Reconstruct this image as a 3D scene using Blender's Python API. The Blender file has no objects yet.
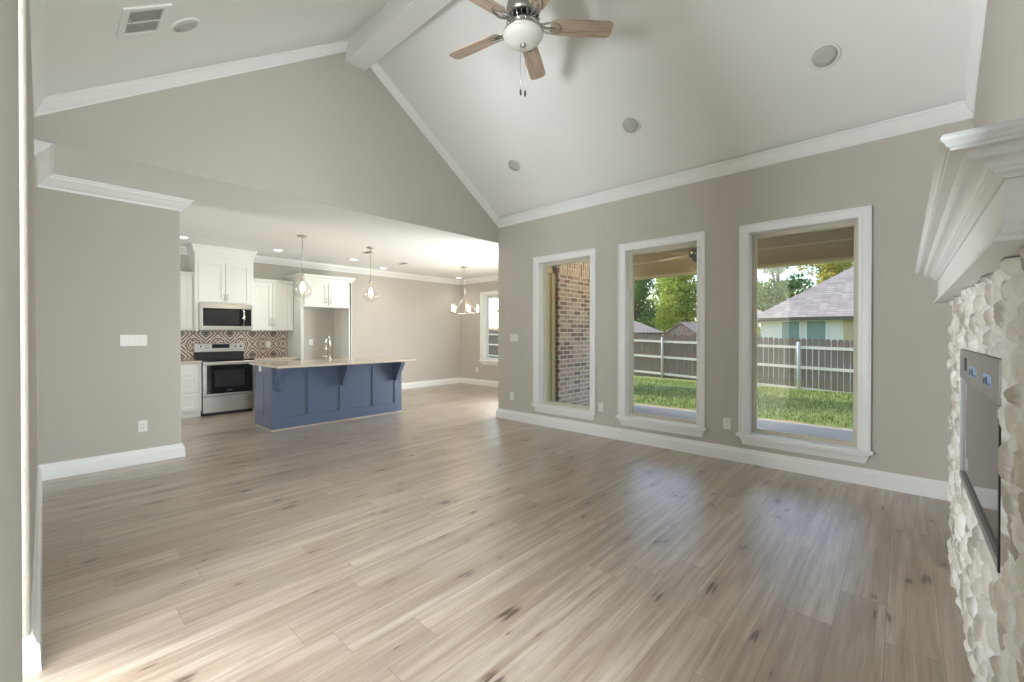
import bpy, math, random
import numpy as np
from mathutils import Vector

random.seed(7)
rng = np.random.default_rng(7)
S = bpy.context.scene
COL = S.collection
PI = math.pi

# ------------------------------------------------------------------ camera, sky, sun, big lights, exposure
cam_d = bpy.data.cameras.new('camera')
cam = bpy.data.objects.new('camera', cam_d)
COL.objects.link(cam)
cam.location = (0, 0, 1.35)
cam.rotation_euler = (PI / 2 - 0.0058, 0, 0.7493)
cam_d.sensor_width = 36
cam_d.lens = 428.88 / 1024 * 36
cam_d.shift_x = 0.00768
cam_d.shift_y = -0.00478
cam_d.clip_start = 0.02
cam_d.clip_end = 300
S.camera = cam

world = bpy.data.worlds.new('world')
S.world = world
world.use_nodes = True
wn = world.node_tree
wn.nodes.clear()
w_out = wn.nodes.new('ShaderNodeOutputWorld')
w_bg = wn.nodes.new('ShaderNodeBackground')
w_sky = wn.nodes.new('ShaderNodeTexSky')
w_sky.sky_type = 'NISHITA'
w_sky.sun_disc = False
w_sky.sun_elevation = math.radians(42)
w_sky.sun_rotation = math.radians(-85)
w_sky.air_density = 1.0
w_sky.dust_density = 2.0
w_bg.inputs['Strength'].default_value = 0.42
wn.links.new(w_sky.outputs[0], w_bg.inputs['Color'])
wn.links.new(w_bg.outputs[0], w_out.inputs['Surface'])


def lamp(name, kind, loc, energy, color=(1, 1, 1), aim=None, **kw):
    d = bpy.data.lights.new(name, kind)
    d.energy = energy
    d.color = color
    for k, v in kw.items():
        setattr(d, k, v)
    o = bpy.data.objects.new(name, d)
    COL.objects.link(o)
    o.location = loc
    if aim is not None:
        o.rotation_euler = (Vector(aim) - Vector(loc)).to_track_quat('-Z', 'Y').to_euler()
    return o


SUN_FROM = Vector((-0.74, 0.07, 0.67)).normalized()
lamp('sun_lamp', 'SUN', (-20, 20, 30), 4.8, (1.0, 0.94, 0.84), aim=Vector((-20, 20, 30)) - SUN_FROM, angle=math.radians(0.8))
# foyer light as the fan shadow shows it, then an added fill lamp
lamp('entry_daylight', 'AREA', (-1.42, -2.75, 1.1), 200, (0.89, 0.95, 1.0), aim=(-1.5, 2.6, 4.8), shape='RECTANGLE', size=1.0, size_y=1.6, spread=math.radians(125))
lamp('sidelight_daylight', 'AREA', (-3.4, -2.0, 1.2), 340, (0.89, 0.95, 1.0), aim=(-1.4, 1.6, 3.2), shape='RECTANGLE', size=0.85, size_y=1.7)  # second foyer lamp, added to fill the fireplace side
# added fill lamp behind the camera, its doorway made to pass the light
lamp('doorway_daylight', 'AREA', (-0.12, -2.8, 1.5), 10, (0.89, 0.95, 1.0), aim=(-1.0, 3.0, 2.2), shape='RECTANGLE', size=1.0, size_y=2.0)
# added fill lamp outside the added east window beside the camera
lamp('east_window_daylight', 'AREA', (2.0, 0.32, 1.45), 370, (0.90, 0.955, 1.0), aim=(-4.0, 1.1, 1.6), shape='RECTANGLE', size=1.0, size_y=2.4)
# added fill lamp in the kitchen, out of sight behind the partition
lamp('kitchen_window_daylight', 'AREA', (-6.45, -1.35, 1.35), 30, (0.92, 0.965, 1.0), aim=(-6.3, 2.0, 1.6), shape='RECTANGLE', size=0.9, size_y=1.2)
# added fill lamp in the dining area, out of sight behind the north wall
lamp('patio_door_daylight', 'AREA', (-4.85, 6.35, 1.0), 115, (0.93, 0.97, 1.0), aim=(-6.6, 3.4, 1.9), shape='RECTANGLE', size=1.2, size_y=1.7)
# sky light that comes in under the patio roof
for i_, (px_, e_) in enumerate(((-3.5, 0), (-2.13, 0), (-0.74, 0))):
    pl_ = lamp('window_portal', 'AREA', (px_, 5.19, 1.35), 1, aim=(px_, 2.0, 1.35), shape='RECTANGLE', size=0.88, size_y=2.08)
    pl_.data.cycles.is_portal = True

S.view_settings.view_transform = 'Standard'
S.view_settings.look = 'None'
S.view_settings.exposure = 0.10
S.view_settings.gamma = 1.0
S.view_settings.use_curve_mapping = False


# ------------------------------------------------------------------ materials
def srgb(r, g, b):
    f = lambda c: (c / 255 / 12.92) if c / 255 <= 0.04045 else ((c / 255 + 0.055) / 1.055) ** 2.4
    return (f(r), f(g), f(b), 1)


class NT:
    def __init__(s, name):
        s.m = bpy.data.materials.new(name)
        s.m.use_nodes = True
        s.t = s.m.node_tree
        s.t.nodes.clear()
        s.out = s.n('ShaderNodeOutputMaterial')

    def n(s, typ, **kw):
        nd = s.t.nodes.new(typ)
        for k, v in kw.items():
            setattr(nd, k, v)
        return nd

    def l(s, a, b):
        s.t.links.new(a, b)

    def put(s, sock, v):
        if hasattr(v, 'is_output'):
            s.l(v, sock)
        else:
            sock.default_value = v

    def math(s, op, a, b=0.0, c=None):
        nd = s.n('ShaderNodeMath', operation=op)
        s.put(nd.inputs[0], a)
        s.put(nd.inputs[1], b)
        if c is not None:
            s.put(nd.inputs[2], c)
        return nd.outputs[0]

    def mix(s, f, a, b, blend='MIX'):
        nd = s.n('ShaderNodeMix', data_type='RGBA', blend_type=blend)
        s.put(nd.inputs[0], f)
        s.put(nd.inputs[6], a)
        s.put(nd.inputs[7], b)
        return nd.outputs[2]

    def coord(s, scale=(1, 1, 1), rot=(0, 0, 0), loc=(0, 0, 0), kind='Object'):
        tc = s.n('ShaderNodeTexCoord')
        mp = s.n('ShaderNodeMapping')
        mp.inputs['Scale'].default_value = scale
        mp.inputs['Rotation'].default_value = rot
        mp.inputs['Location'].default_value = loc
        s.l(tc.outputs[kind], mp.inputs[0])
        return mp.outputs[0]

    def noise(s, vec, scale=5, detail=3, rough=0.5, dim='3D', w=None):
        nd = s.n('ShaderNodeTexNoise', noise_dimensions=dim)
        s.l(vec, nd.inputs['Vector'])
        nd.inputs['Scale'].default_value = scale
        nd.inputs['Detail'].default_value = detail
        nd.inputs['Roughness'].default_value = rough
        if w is not None:
            s.put(nd.inputs['W'], w)
        return nd.outputs['Fac']

    def ramp(s, fac, stops):
        nd = s.n('ShaderNodeValToRGB')
        el = nd.color_ramp.elements
        while len(el) < len(stops):
            el.new(0.5)
        for e, (p, c) in zip(el, stops):
            e.position = p
            e.color = c if len(c) == 4 else (*c, 1)
        s.put(nd.inputs[0], fac)
        return nd.outputs[0]

    def bump(s, h, strength=0.2, dist=0.01):
        nd = s.n('ShaderNodeBump')
        nd.inputs['Strength'].default_value = strength
        nd.inputs['Distance'].default_value = dist
        s.l(h, nd.inputs['Height'])
        return nd.outputs[0]

    def bsdf(s, color, rough=0.5, metal=0.0, normal=None, **kw):
        b = s.n('ShaderNodeBsdfPrincipled')
        s.put(b.inputs['Base Color'], color)
        s.put(b.inputs['Roughness'], rough)
        s.put(b.inputs['Metallic'], metal)
        if normal is not None:
            s.l(normal, b.inputs['Normal'])
        for k, v in kw.items():
            s.put(b.inputs[k.replace('_', ' ')], v)
        s.l(b.outputs[0], s.out.inputs[0])
        return b


def simple(name, col, rough=0.5, metal=0.0, var=0.06, scale=6.0, bump=0.0, bscale=60, stretch=(1, 1, 1), kind='Object', **kw):
    t = NT(name)
    v = t.coord(stretch, kind=kind)
    f = t.noise(v, scale, 3)
    dark = tuple(c * (1 - var) for c in col[:3]) + (1,)
    lite = tuple(min(1, c * (1 + var)) for c in col[:3]) + (1,)
    c = t.mix(f, dark, lite)
    nrm = None
    if bump:
        nrm = t.bump(t.noise(v, bscale, 2), bump, 0.004)
    t.bsdf(c, rough, metal, nrm, **kw)
    return t.m


M = {}
M['wall'] = simple('greige_wall_paint', srgb(194, 189, 179), 0.75, var=0.012, scale=2, bump=0.10, bscale=140)
M['wall_tex'] = simple('orange_peel_wall_paint', srgb(194, 189, 179), 0.75, var=0.03, scale=14, bump=0.5, bscale=95)
M['ceiling'] = simple('white_ceiling_paint', srgb(238, 238, 234), 0.85, var=0.01, scale=2, bump=0.06, bscale=160)
M['trim'] = simple('white_trim_enamel', srgb(240, 240, 237), 0.35, var=0.01, scale=3)
M['cabinet'] = simple('white_cabinet_paint', srgb(230, 228, 221), 0.38, var=0.012, scale=3)
M['navy'] = simple('navy_cabinet_paint', srgb(80, 92, 113), 0.34, var=0.05, scale=4)
M['steel'] = simple('brushed_stainless_steel', (0.60, 0.575, 0.54, 1), 0.33, 1.0, var=0.06, scale=9, stretch=(1, 1, 30), bump=0.03, bscale=30)
M['nickel'] = simple('brushed_nickel', (0.55, 0.53, 0.50, 1), 0.28, 1.0, var=0.05, scale=20)
M['insert_grey'] = simple('satin_grey_metal', (0.36, 0.35, 0.33, 1), 0.5, 0.6, var=0.05, scale=12)
M['chrome'] = simple('polished_chrome', (0.78, 0.78, 0.78, 1), 0.12, 1.0, var=0.03, scale=10)
M['dark_metal'] = simple('dark_gunmetal', (0.16, 0.15, 0.14, 1), 0.35, 0.9, var=0.1, scale=12)
M['black_glass'] = simple('black_appliance_glass', (0.012, 0.012, 0.013, 1), 0.06, var=0.1, scale=4, Specular_IOR_Level=0.6)
M['grey_glass'] = simple('grey_mesh_oven_glass', (0.03, 0.03, 0.03, 1), 0.16, var=0.12, scale=60)
M['black'] = simple('black_enamel', (0.015, 0.015, 0.016, 1), 0.35, var=0.2, scale=8)
M['plastic'] = simple('white_plastic', srgb(236, 234, 228), 0.35, var=0.01)
M['vinyl'] = simple('tan_vinyl_frame', srgb(206, 200, 182), 0.45, var=0.03, scale=5)
M['vinyl_white'] = simple('white_vinyl_frame', srgb(228, 229, 228), 0.4, var=0.015)
M['bowl'] = simple('frosted_white_glass', srgb(236, 235, 228), 0.32, var=0.02, scale=8, Subsurface_Weight=0.0)
M['vent_grey'] = simple('shaded_vent_core', srgb(206, 206, 202), 0.6, var=0.03)  # plain grey for the vent slats and backing
M['register'] = simple('shaded_register_slats', srgb(138, 138, 136), 0.6, var=0.05)  # darker plain grey for the register slats
M['speaker'] = simple('speaker_grille_cloth', srgb(196, 195, 190), 0.8, var=0.05, scale=200, bump=0.3, bscale=500)
M['soffit'] = simple('tan_soffit_paint', srgb(190, 174, 140), 0.7, var=0.03, scale=3)
M['soffit_light'] = simple('cream_fascia_paint', srgb(222, 208, 168), 0.6, var=0.02, scale=3)
M['gutter'] = simple('brown_gutter', srgb(88, 78, 72), 0.5, var=0.06)
M['white_brick'] = simple('white_painted_brick', srgb(226, 224, 216), 0.8, var=0.04, scale=9, bump=0.4, bscale=12)
M['far_window'] = simple('green_tinted_window', srgb(126, 152, 146), 0.2, var=0.12, scale=2)
M['concrete'] = simple('patio_concrete', srgb(176, 172, 168), 0.75, var=0.10, scale=2.2, bump=0.15, bscale=40)
M['soil'] = simple('bare_brown_soil', srgb(158, 136, 96), 0.95, var=0.25, scale=14, bump=0.8, bscale=30)
M['bark'] = simple('tree_bark', srgb(96, 82, 66), 0.9, var=0.2, scale=8, stretch=(4, 4, 1), bump=0.6, bscale=20)
M['fence'] = simple('weathered_grey_cedar', srgb(128, 113, 104), 0.85, var=0.36, scale=3.5, stretch=(6, 6, 0.6), bump=0.4, bscale=30)
M['fence_rail'] = simple('pale_cedar_rail', srgb(226, 218, 206), 0.8, var=0.10, scale=4, stretch=(0.6, 6, 6))
M['galv'] = simple('galvanised_post', srgb(205, 206, 208), 0.45, 0.25, var=0.06, scale=10)
M['patio_fan'] = simple('white_fan_blade', srgb(224, 218, 200), 0.45, var=0.02)
M['granite_counter'] = None


def glass_mat(name, tint=(0.97, 0.98, 0.97, 1), gain=1.0):
    t = NT(name)
    lw_ = t.n('ShaderNodeLayerWeight')
    lw_.inputs[0].default_value = 0.5
    nv = t.noise(t.coord(), 1.2, 1)
    p4 = t.math('POWER', lw_.outputs['Facing'], 4.0)
    f = t.math('MULTIPLY', t.math('ADD', t.math('MULTIPLY', p4, 0.7), 0.045), t.math('ADD', t.math('MULTIPLY', nv, 0.1), gain * 0.95))
    tr = t.n('ShaderNodeBsdfTransparent')
    tr.inputs[0].default_value = tint
    gl = t.n('ShaderNodeBsdfGlossy')
    gl.inputs['Roughness'].default_value = 0.02
    gl.inputs['Color'].default_value = (1, 1, 1, 1)
    mx = t.n('ShaderNodeMixShader')
    t.l(f, mx.inputs[0])
    t.l(tr.outputs[0], mx.inputs[1])
    t.l(gl.outputs[0], mx.inputs[2])
    t.l(mx.outputs[0], t.out.inputs[0])
    return t.m


M['glass'] = glass_mat('clear_window_glass')
M['globe'] = glass_mat('clear_globe_glass', (0.93, 0.92, 0.90, 1), 1.3)


def glow(name, col, strength):
    t = NT(name)
    f = t.noise(t.coord(), 3, 1)
    c = t.mix(f, tuple(x * 0.97 for x in col[:3]) + (1,), col)
    e = t.n('ShaderNodeEmission')
    t.l(c, e.inputs[0])
    e.inputs[1].default_value = strength
    t.l(e.outputs[0], t.out.inputs[0])
    return t.m


M['can_glow'] = glow('recessed_lens_glow', (1.0, 0.95, 0.86, 1), 9)
M['bulb_glow'] = glow('warm_bulb_glow', (1.0, 0.83, 0.56, 1), 14)
M['candle_glow'] = glow('warm_candle_shade_glow', (1.0, 0.84, 0.66, 1), 1.6)
M['display_glow'] = glow('pale_blue_display', (0.55, 0.72, 0.95, 1), 0.4)  # glow standing in for window light mirrored in the insert header
M['range_display'] = glow('dim_range_display', (0.20, 0.24, 0.32, 1), 0.08)


def floor_mat():
    t = NT('light_oak_plank_floor')
    tc = t.n('ShaderNodeTexCoord')
    sx = t.n('ShaderNodeSeparateXYZ')
    t.l(tc.outputs['Object'], sx.inputs[0])
    x, y = sx.outputs[0], sx.outputs[1]
    W, L = 0.183, 1.52
    row = t.math('FLOOR', t.math('DIVIDE', t.math('ADD', x, 20), W))
    wn_ = t.n('ShaderNodeTexWhiteNoise', noise_dimensions='1D')
    t.l(row, wn_.inputs['W'])
    yo = t.math('ADD', t.math('ADD', y, 20), t.math('MULTIPLY', wn_.outputs['Value'], L * 3.1))
    colid = t.math('FLOOR', t.math('DIVIDE', yo, L))
    cid = t.n('ShaderNodeCombineXYZ')
    t.l(row, cid.inputs[0])
    t.l(colid, cid.inputs[1])
    pr = t.n('ShaderNodeTexWhiteNoise', noise_dimensions='3D')
    t.l(cid.outputs[0], pr.inputs['Vector'])
    prv = pr.outputs['Value']
    # joints
    fx = t.math('FRACT', t.math('DIVIDE', t.math('ADD', x, 20), W))
    fy = t.math('FRACT', t.math('DIVIDE', yo, L))
    ex = t.math('MULTIPLY', t.math('MINIMUM', fx, t.math('SUBTRACT', 1.0, fx)), W)
    ey = t.math('MULTIPLY', t.math('MINIMUM', fy, t.math('SUBTRACT', 1.0, fy)), L)
    joint = t.math('LESS_THAN', t.math('MINIMUM', ex, ey), 0.0013)
    # grain
    def vec(kx, ky, off):
        c = t.n('ShaderNodeCombineXYZ')
        t.l(t.math('MULTIPLY', x, kx), c.inputs[0])
        t.l(t.math('MULTIPLY', y, ky), c.inputs[1])
        t.l(t.math('MULTIPLY', prv, off), c.inputs[2])
        return c.outputs[0]
    fine = t.noise(vec(130, 4.0, 91), 1.0, 4, 0.65)
    mid = t.noise(vec(30, 1.3, 53), 1.0, 4, 0.6)
    big = t.noise(vec(8, 0.75, 37), 1.0, 3, 0.55)
    base = t.ramp(prv, [(0.0, srgb(162, 147, 131)), (0.3, srgb(178, 164, 148)), (0.7, srgb(187, 174, 159)), (1.0, srgb(169, 156, 141))])
    # broad cathedral figure, narrow streaks, pores
    c = t.mix(t.math('MULTIPLY', t.ramp(big, [(0.42, (0, 0, 0)), (0.66, (1, 1, 1))]), 0.60), base, srgb(146, 127, 108))
    c = t.mix(t.math('MULTIPLY', t.ramp(mid, [(0.46, (0, 0, 0)), (0.66, (1, 1, 1))]), 0.65), c, srgb(134, 114, 97))
    c = t.mix(t.math('MULTIPLY', t.ramp(mid, [(0.30, (1, 1, 1)), (0.44, (0, 0, 0))]), 0.45), c, srgb(206, 196, 184))
    c = t.mix(t.math('MULTIPLY', t.ramp(fine, [(0.50, (0, 0, 0)), (0.72, (1, 1, 1))]), 0.40), c, srgb(118, 100, 86))
    # knots: sparse elongated dark spots with a brown halo and short cracks
    def knots(kx, ky, off, thr):
        vo = t.n('ShaderNodeTexVoronoi', voronoi_dimensions='2D', feature='F1')
        kc = t.n('ShaderNodeCombineXYZ')
        t.l(t.math('ADD', t.math('MULTIPLY', x, kx), t.math('ADD', t.math('MULTIPLY', t.math('SUBTRACT', mid, 0.5), 0.8), off)), kc.inputs[0])
        t.l(t.math('ADD', t.math('MULTIPLY', y, ky), t.math('MULTIPLY', fine, 0.16)), kc.inputs[1])
        t.l(kc.outputs[0], vo.inputs['Vector'])
        vo.inputs['Scale'].default_value = 1.0
        sep = t.n('ShaderNodeSeparateColor')
        t.l(vo.outputs['Color'], sep.inputs[0])
        keep = t.math('GREATER_THAN', sep.outputs[0], thr)
        size = t.math('ADD', t.math('MULTIPLY', sep.outputs[1], 0.07), 0.035)
        fall = lambda m_: t.math('MULTIPLY', t.math('MAXIMUM', t.math('SUBTRACT', 1.0, t.math('DIVIDE', vo.outputs['Distance'], t.math('MULTIPLY', size, m_))), 0.0), keep)
        return fall(1.0), fall(4.0)
    for kx, ky, off, thr in ((4.6, 1.15, 0.0, 0.40), (7.5, 2.1, 3.7, 0.78)):
        k, halo = knots(kx, ky, off, thr)
        c = t.mix(t.math('MULTIPLY', halo, 0.55), c, srgb(132, 108, 88))
        c = t.mix(t.math('MINIMUM', t.math('MULTIPLY', t.math('MULTIPLY', k, t.math('ADD', fine, 0.35)), 2.2), 0.88), c, srgb(62, 48, 38))
    c = t.mix(t.math('MULTIPLY', joint, 0.6), c, srgb(88, 74, 62))
    rough = t.math('ADD', 0.28, t.math('MULTIPLY', fine, 0.16))
    nrm = t.bump(t.math('SUBTRACT', fine, t.math('MULTIPLY', joint, 1.5)), 0.12, 0.0015)
    t.bsdf(c, rough, 0, nrm, Specular_IOR_Level=0.6, Coat_Weight=0.8, Coat_Roughness=0.33, Coat_IOR=1.65)
    return t.m


M['floor'] = floor_mat()


def granite():
    t = NT('beige_granite_counter')
    v = t.coord()
    a = t.noise(v, 70, 3, 0.7)
    b = t.noise(v, 22, 2)
    c = t.ramp(a, [(0.30, srgb(120, 104, 92)), (0.45, srgb(192, 176, 158)), (0.60, srgb(216, 204, 188)), (0.75, srgb(170, 150, 132))])
    c = t.mix(t.math('MULTIPLY', b, 0.25), c, srgb(226, 214, 200))
    t.bsdf(c, 0.14, 0)
    return t.m


M['granite_counter'] = granite()


def tile_mat():
    # patterned cement tile: cream ground, black and brown rings, rosettes and corner diamonds, 0.2 m repeat; vertical YZ plane
    t = NT('patterned_moroccan_tile')
    tc = t.n('ShaderNodeTexCoord')
    sp = t.n('ShaderNodeSeparateXYZ')
    t.l(tc.outputs['Object'], sp.inputs[0])
    def cell(s, P, c0):
        f = t.math('FRACT', t.math('ADD', t.math('DIVIDE', t.math('SUBTRACT', s, c0), P), 40.0))
        return t.math('ABSOLUTE', t.math('SUBTRACT', f, 0.5))
    u = cell(sp.outputs[1], 0.365, 2.664)
    w = cell(sp.outputs[2], 0.40, 0.955)
    r = t.math('SQRT', t.math('ADD', t.math('MULTIPLY', u, u), t.math('MULTIPLY', w, w)))
    d = t.math('ADD', u, w)
    mx = t.math('MAXIMUM', u, w)
    th = t.math('ARCTAN2', u, w)
    petal = t.math('SINE', t.math('MULTIPLY', th, 12.0))
    rings = t.math('SINE', t.math('ADD', t.math('MULTIPLY', r, 52.0), t.math('MULTIPLY', petal, 0.9)))
    grid = t.math('MULTIPLY', t.math('SINE', t.math('MULTIPLY', u, 42.0)), t.math('SINE', t.math('MULTIPLY', w, 42.0)))
    inside = t.math('LESS_THAN', r, 0.36)
    core = t.math('LESS_THAN', r, 0.22)
    pat = t.math('ADD', t.math('MULTIPLY', inside, t.math('ADD', t.math('MULTIPLY', core, grid), t.math('MULTIPLY', t.math('SUBTRACT', 1.0, core), rings))),
                 t.math('MULTIPLY', t.math('SUBTRACT', 1.0, inside), t.math('SINE', t.math('MULTIPLY', d, 40.0))))
    dk = t.math('GREATER_THAN', pat, 0.55)
    br = t.math('GREATER_THAN', pat, -0.05)
    c = t.mix(br, srgb(214, 202, 188), srgb(168, 140, 122))
    c = t.mix(dk, c, srgb(66, 58, 56))
    corner = t.math('GREATER_THAN', d, 0.88)
    c = t.mix(corner, c, srgb(44, 40, 42))
    edge = t.math('GREATER_THAN', mx, 0.492)
    c = t.mix(edge, c, srgb(176, 160, 146))
    t.bsdf(c, 0.3, 0)
    return t.m


M['tile'] = tile_mat()


def brick_mat(name, plane, c1, c2, dark, mortar):
    # plane 'y': wall running along Y (u=y); 'x': along X
    t = NT(name)
    tc = t.n('ShaderNodeTexCoord')
    sp = t.n('ShaderNodeSeparateXYZ')
    t.l(tc.outputs['Object'], sp.inputs[0])
    u = sp.outputs[1] if plane == 'y' else sp.outputs[0]
    z = sp.outputs[2]
    def brick(a, b, w, h):
        cm = t.n('ShaderNodeCombineXYZ')
        t.l(a, cm.inputs[0])
        t.l(b, cm.inputs[1])
        bt = t.n('ShaderNodeTexBrick')
        t.l(cm.outputs[0], bt.inputs['Vector'])
        bt.inputs['Color1'].default_value = (0, 0, 0, 1)
        bt.inputs['Color2'].default_value = (1, 1, 1, 1)
        bt.inputs['Mortar'].default_value = (0.5, 0.5, 0.5, 1)
        bt.inputs['Scale'].default_value = 1
        bt.inputs['Brick Width'].default_value = w
        bt.inputs['Row Height'].default_value = h
        bt.inputs['Mortar Size'].default_value = 0.008
        bt.inputs['Mortar Smooth'].default_value = 0.2
        return bt.outputs['Color'], bt.outputs['Fac']
    ca, fa = brick(u, z, 0.20, 0.072)
    cb, fb = brick(z, u, 0.23, 0.068)
    top = t.math('GREATER_THAN', z, 2.30)
    cc = t.mix(top, ca, cb)
    ff = t.math('ADD', t.math('MULTIPLY', fa, t.math('SUBTRACT', 1.0, top)), t.math('MULTIPLY', fb, top))
    sepc = t.n('ShaderNodeSeparateColor')
    t.l(cc, sepc.inputs[0])
    col = t.ramp(sepc.outputs[0], [(0.0, c1), (0.40, c2), (0.66, c1), (0.80, dark), (1.0, dark)])
    col = t.mix(t.noise(tc.outputs['Object'], 9, 4), col, t.mix(1.0, col, srgb(222, 214, 206), 'MULTIPLY'))
    col = t.mix(ff, col, mortar)
    t.bsdf(col, 0.85, 0, t.bump(t.math('SUBTRACT', 1.0, ff), 0.5, 0.008))
    return t.m


M['brick'] = brick_mat('pink_tan_brick', 'y', srgb(204, 176, 164), srgb(220, 198, 188), srgb(160, 134, 130), srgb(238, 232, 224))
M['brick_red'] = brick_mat('red_brown_brick', 'x', srgb(120, 82, 66), srgb(104, 70, 58), srgb(72, 50, 46), srgb(170, 154, 140))  # dark brick copy, the shade of the return put into its colour
M['brick_far'] = brick_mat('distant_pink_brick', 'x', srgb(186, 150, 134), srgb(196, 166, 150), srgb(150, 116, 104), srgb(206, 190, 176))


def shingle(name, a, b):
    t = NT(name)
    v = t.coord((1, 1, 1))
    bt = t.n('ShaderNodeTexBrick')
    sp = t.n('ShaderNodeSeparateXYZ')
    t.l(v, sp.inputs[0])
    cm = t.n('ShaderNodeCombineXYZ')
    t.l(t.math('ADD', sp.outputs[0], sp.outputs[1]), cm.inputs[0])
    t.l(sp.outputs[2], cm.inputs[1])
    t.l(cm.outputs[0], bt.inputs['Vector'])
    bt.inputs['Scale'].default_value = 1
    bt.inputs['Brick Width'].default_value = 0.34
    bt.inputs['Row Height'].default_value = 0.11
    bt.inputs['Mortar Size'].default_value = 0.012
    bt.inputs['Color1'].default_value = a
    bt.inputs['Color2'].default_value = b
    bt.inputs['Mortar'].default_value = tuple(x * 0.7 for x in a[:3]) + (1,)
    c = t.mix(t.math('MULTIPLY', t.noise(v, 3, 4, 0.7), 0.5), bt.outputs['Color'], b)
    t.bsdf(c, 0.9, 0, t.bump(bt.outputs['Fac'], 0.4, 0.02))
    return t.m


M['shingle'] = shingle('grey_asphalt_shingle', srgb(122, 114, 114), srgb(164, 155, 152))
M['shingle_pink'] = shingle('pale_pinkish_shingle', srgb(150, 132, 124), srgb(176, 158, 148))


def lawn_mat():
    t = NT('mown_lawn')
    v = t.coord()
    a = t.noise(v, 1.1, 3)
    b = t.noise(v, 26, 4, 0.7)
    c = t.mix(a, srgb(84, 106, 52), srgb(126, 140, 76))
    c = t.mix(t.math('MULTIPLY', b, 0.6), c, srgb(118, 130, 60))
    t.bsdf(c, 0.9, 0, t.bump(b, 0.8, 0.03))
    return t.m


M['lawn'] = lawn_mat()


def leaf_mat(name, a, b, c3):
    t = NT(name)
    gi = t.n('ShaderNodeNewGeometry')
    f = gi.outputs['Random Per Island']
    c = t.ramp(f, [(0.0, a), (0.5, b), (0.85, c3), (1.0, a)])
    c = t.mix(t.math('MULTIPLY', t.noise(t.coord(), 0.8, 2), 0.4), c, b)
    bs = t.n('ShaderNodeBsdfDiffuse')
    t.l(c, bs.inputs[0])
    tl = t.n('ShaderNodeBsdfTranslucent')
    t.l(c, tl.inputs[0])
    mx = t.n('ShaderNodeMixShader')
    mx.inputs[0].default_value = 0.4
    t.l(bs.outputs[0], mx.inputs[1])
    t.l(tl.outputs[0], mx.inputs[2])
    t.l(mx.outputs[0], t.out.inputs[0])
    return t.m


M['leaf_deep'] = leaf_mat('deep_green_leaves', srgb(92, 118, 66), srgb(124, 150, 84), srgb(160, 180, 108))
M['leaf_mid'] = leaf_mat('yellow_green_leaves', srgb(126, 150, 68), srgb(166, 182, 92), srgb(196, 200, 118))
M['leaf_gold'] = leaf_mat('golden_green_leaves', srgb(150, 160, 74), srgb(190, 186, 96), srgb(214, 188, 110))
M['blade'] = leaf_mat('grass_blades', srgb(84, 108, 52), srgb(114, 134, 66), srgb(150, 154, 86))


def stone_mat():
    t = NT('white_washed_stone')
    at = t.n('ShaderNodeAttribute', attribute_name='stone')
    sp = t.n('ShaderNodeSeparateColor')
    t.l(at.outputs['Color'], sp.inputs[0])
    v = t.coord()
    n1 = t.noise(v, 34, 4, 0.7)
    n2 = t.noise(v, 9, 3)
    st = t.ramp(sp.outputs[1], [(0.0, srgb(200, 195, 186)), (0.40, srgb(214, 210, 202)), (0.58, srgb(192, 183, 169)), (0.75, srgb(160, 149, 134)), (1.0, srgb(136, 126, 114))])
    st = t.mix(t.math('MULTIPLY', n1, 0.35), st, srgb(228, 224, 214))
    mask = t.math('MULTIPLY', sp.outputs[0], t.math('ADD', 0.55, t.math('MULTIPLY', n2, 0.9)))
    mask = t.math('MINIMUM', mask, 1.0)
    c = t.mix(mask, srgb(220, 220, 217), st)
    t.bsdf(c, 0.85, 0, t.bump(n1, 0.25, 0.010))
    return t.m


M['stone'] = stone_mat()


def wood_blade_mat():
    t = NT('grey_oak_fan_blade')
    v = t.coord((2.0, 26, 26))
    f = t.noise(v, 1.6, 4, 0.6)
    c = t.ramp(f, [(0.3, srgb(150, 128, 110)), (0.5, srgb(184, 164, 146)), (0.7, srgb(202, 184, 168))])
    t.bsdf(c, 0.45, 0)
    return t.m


M['blade_wood'] = wood_blade_mat()


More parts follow.
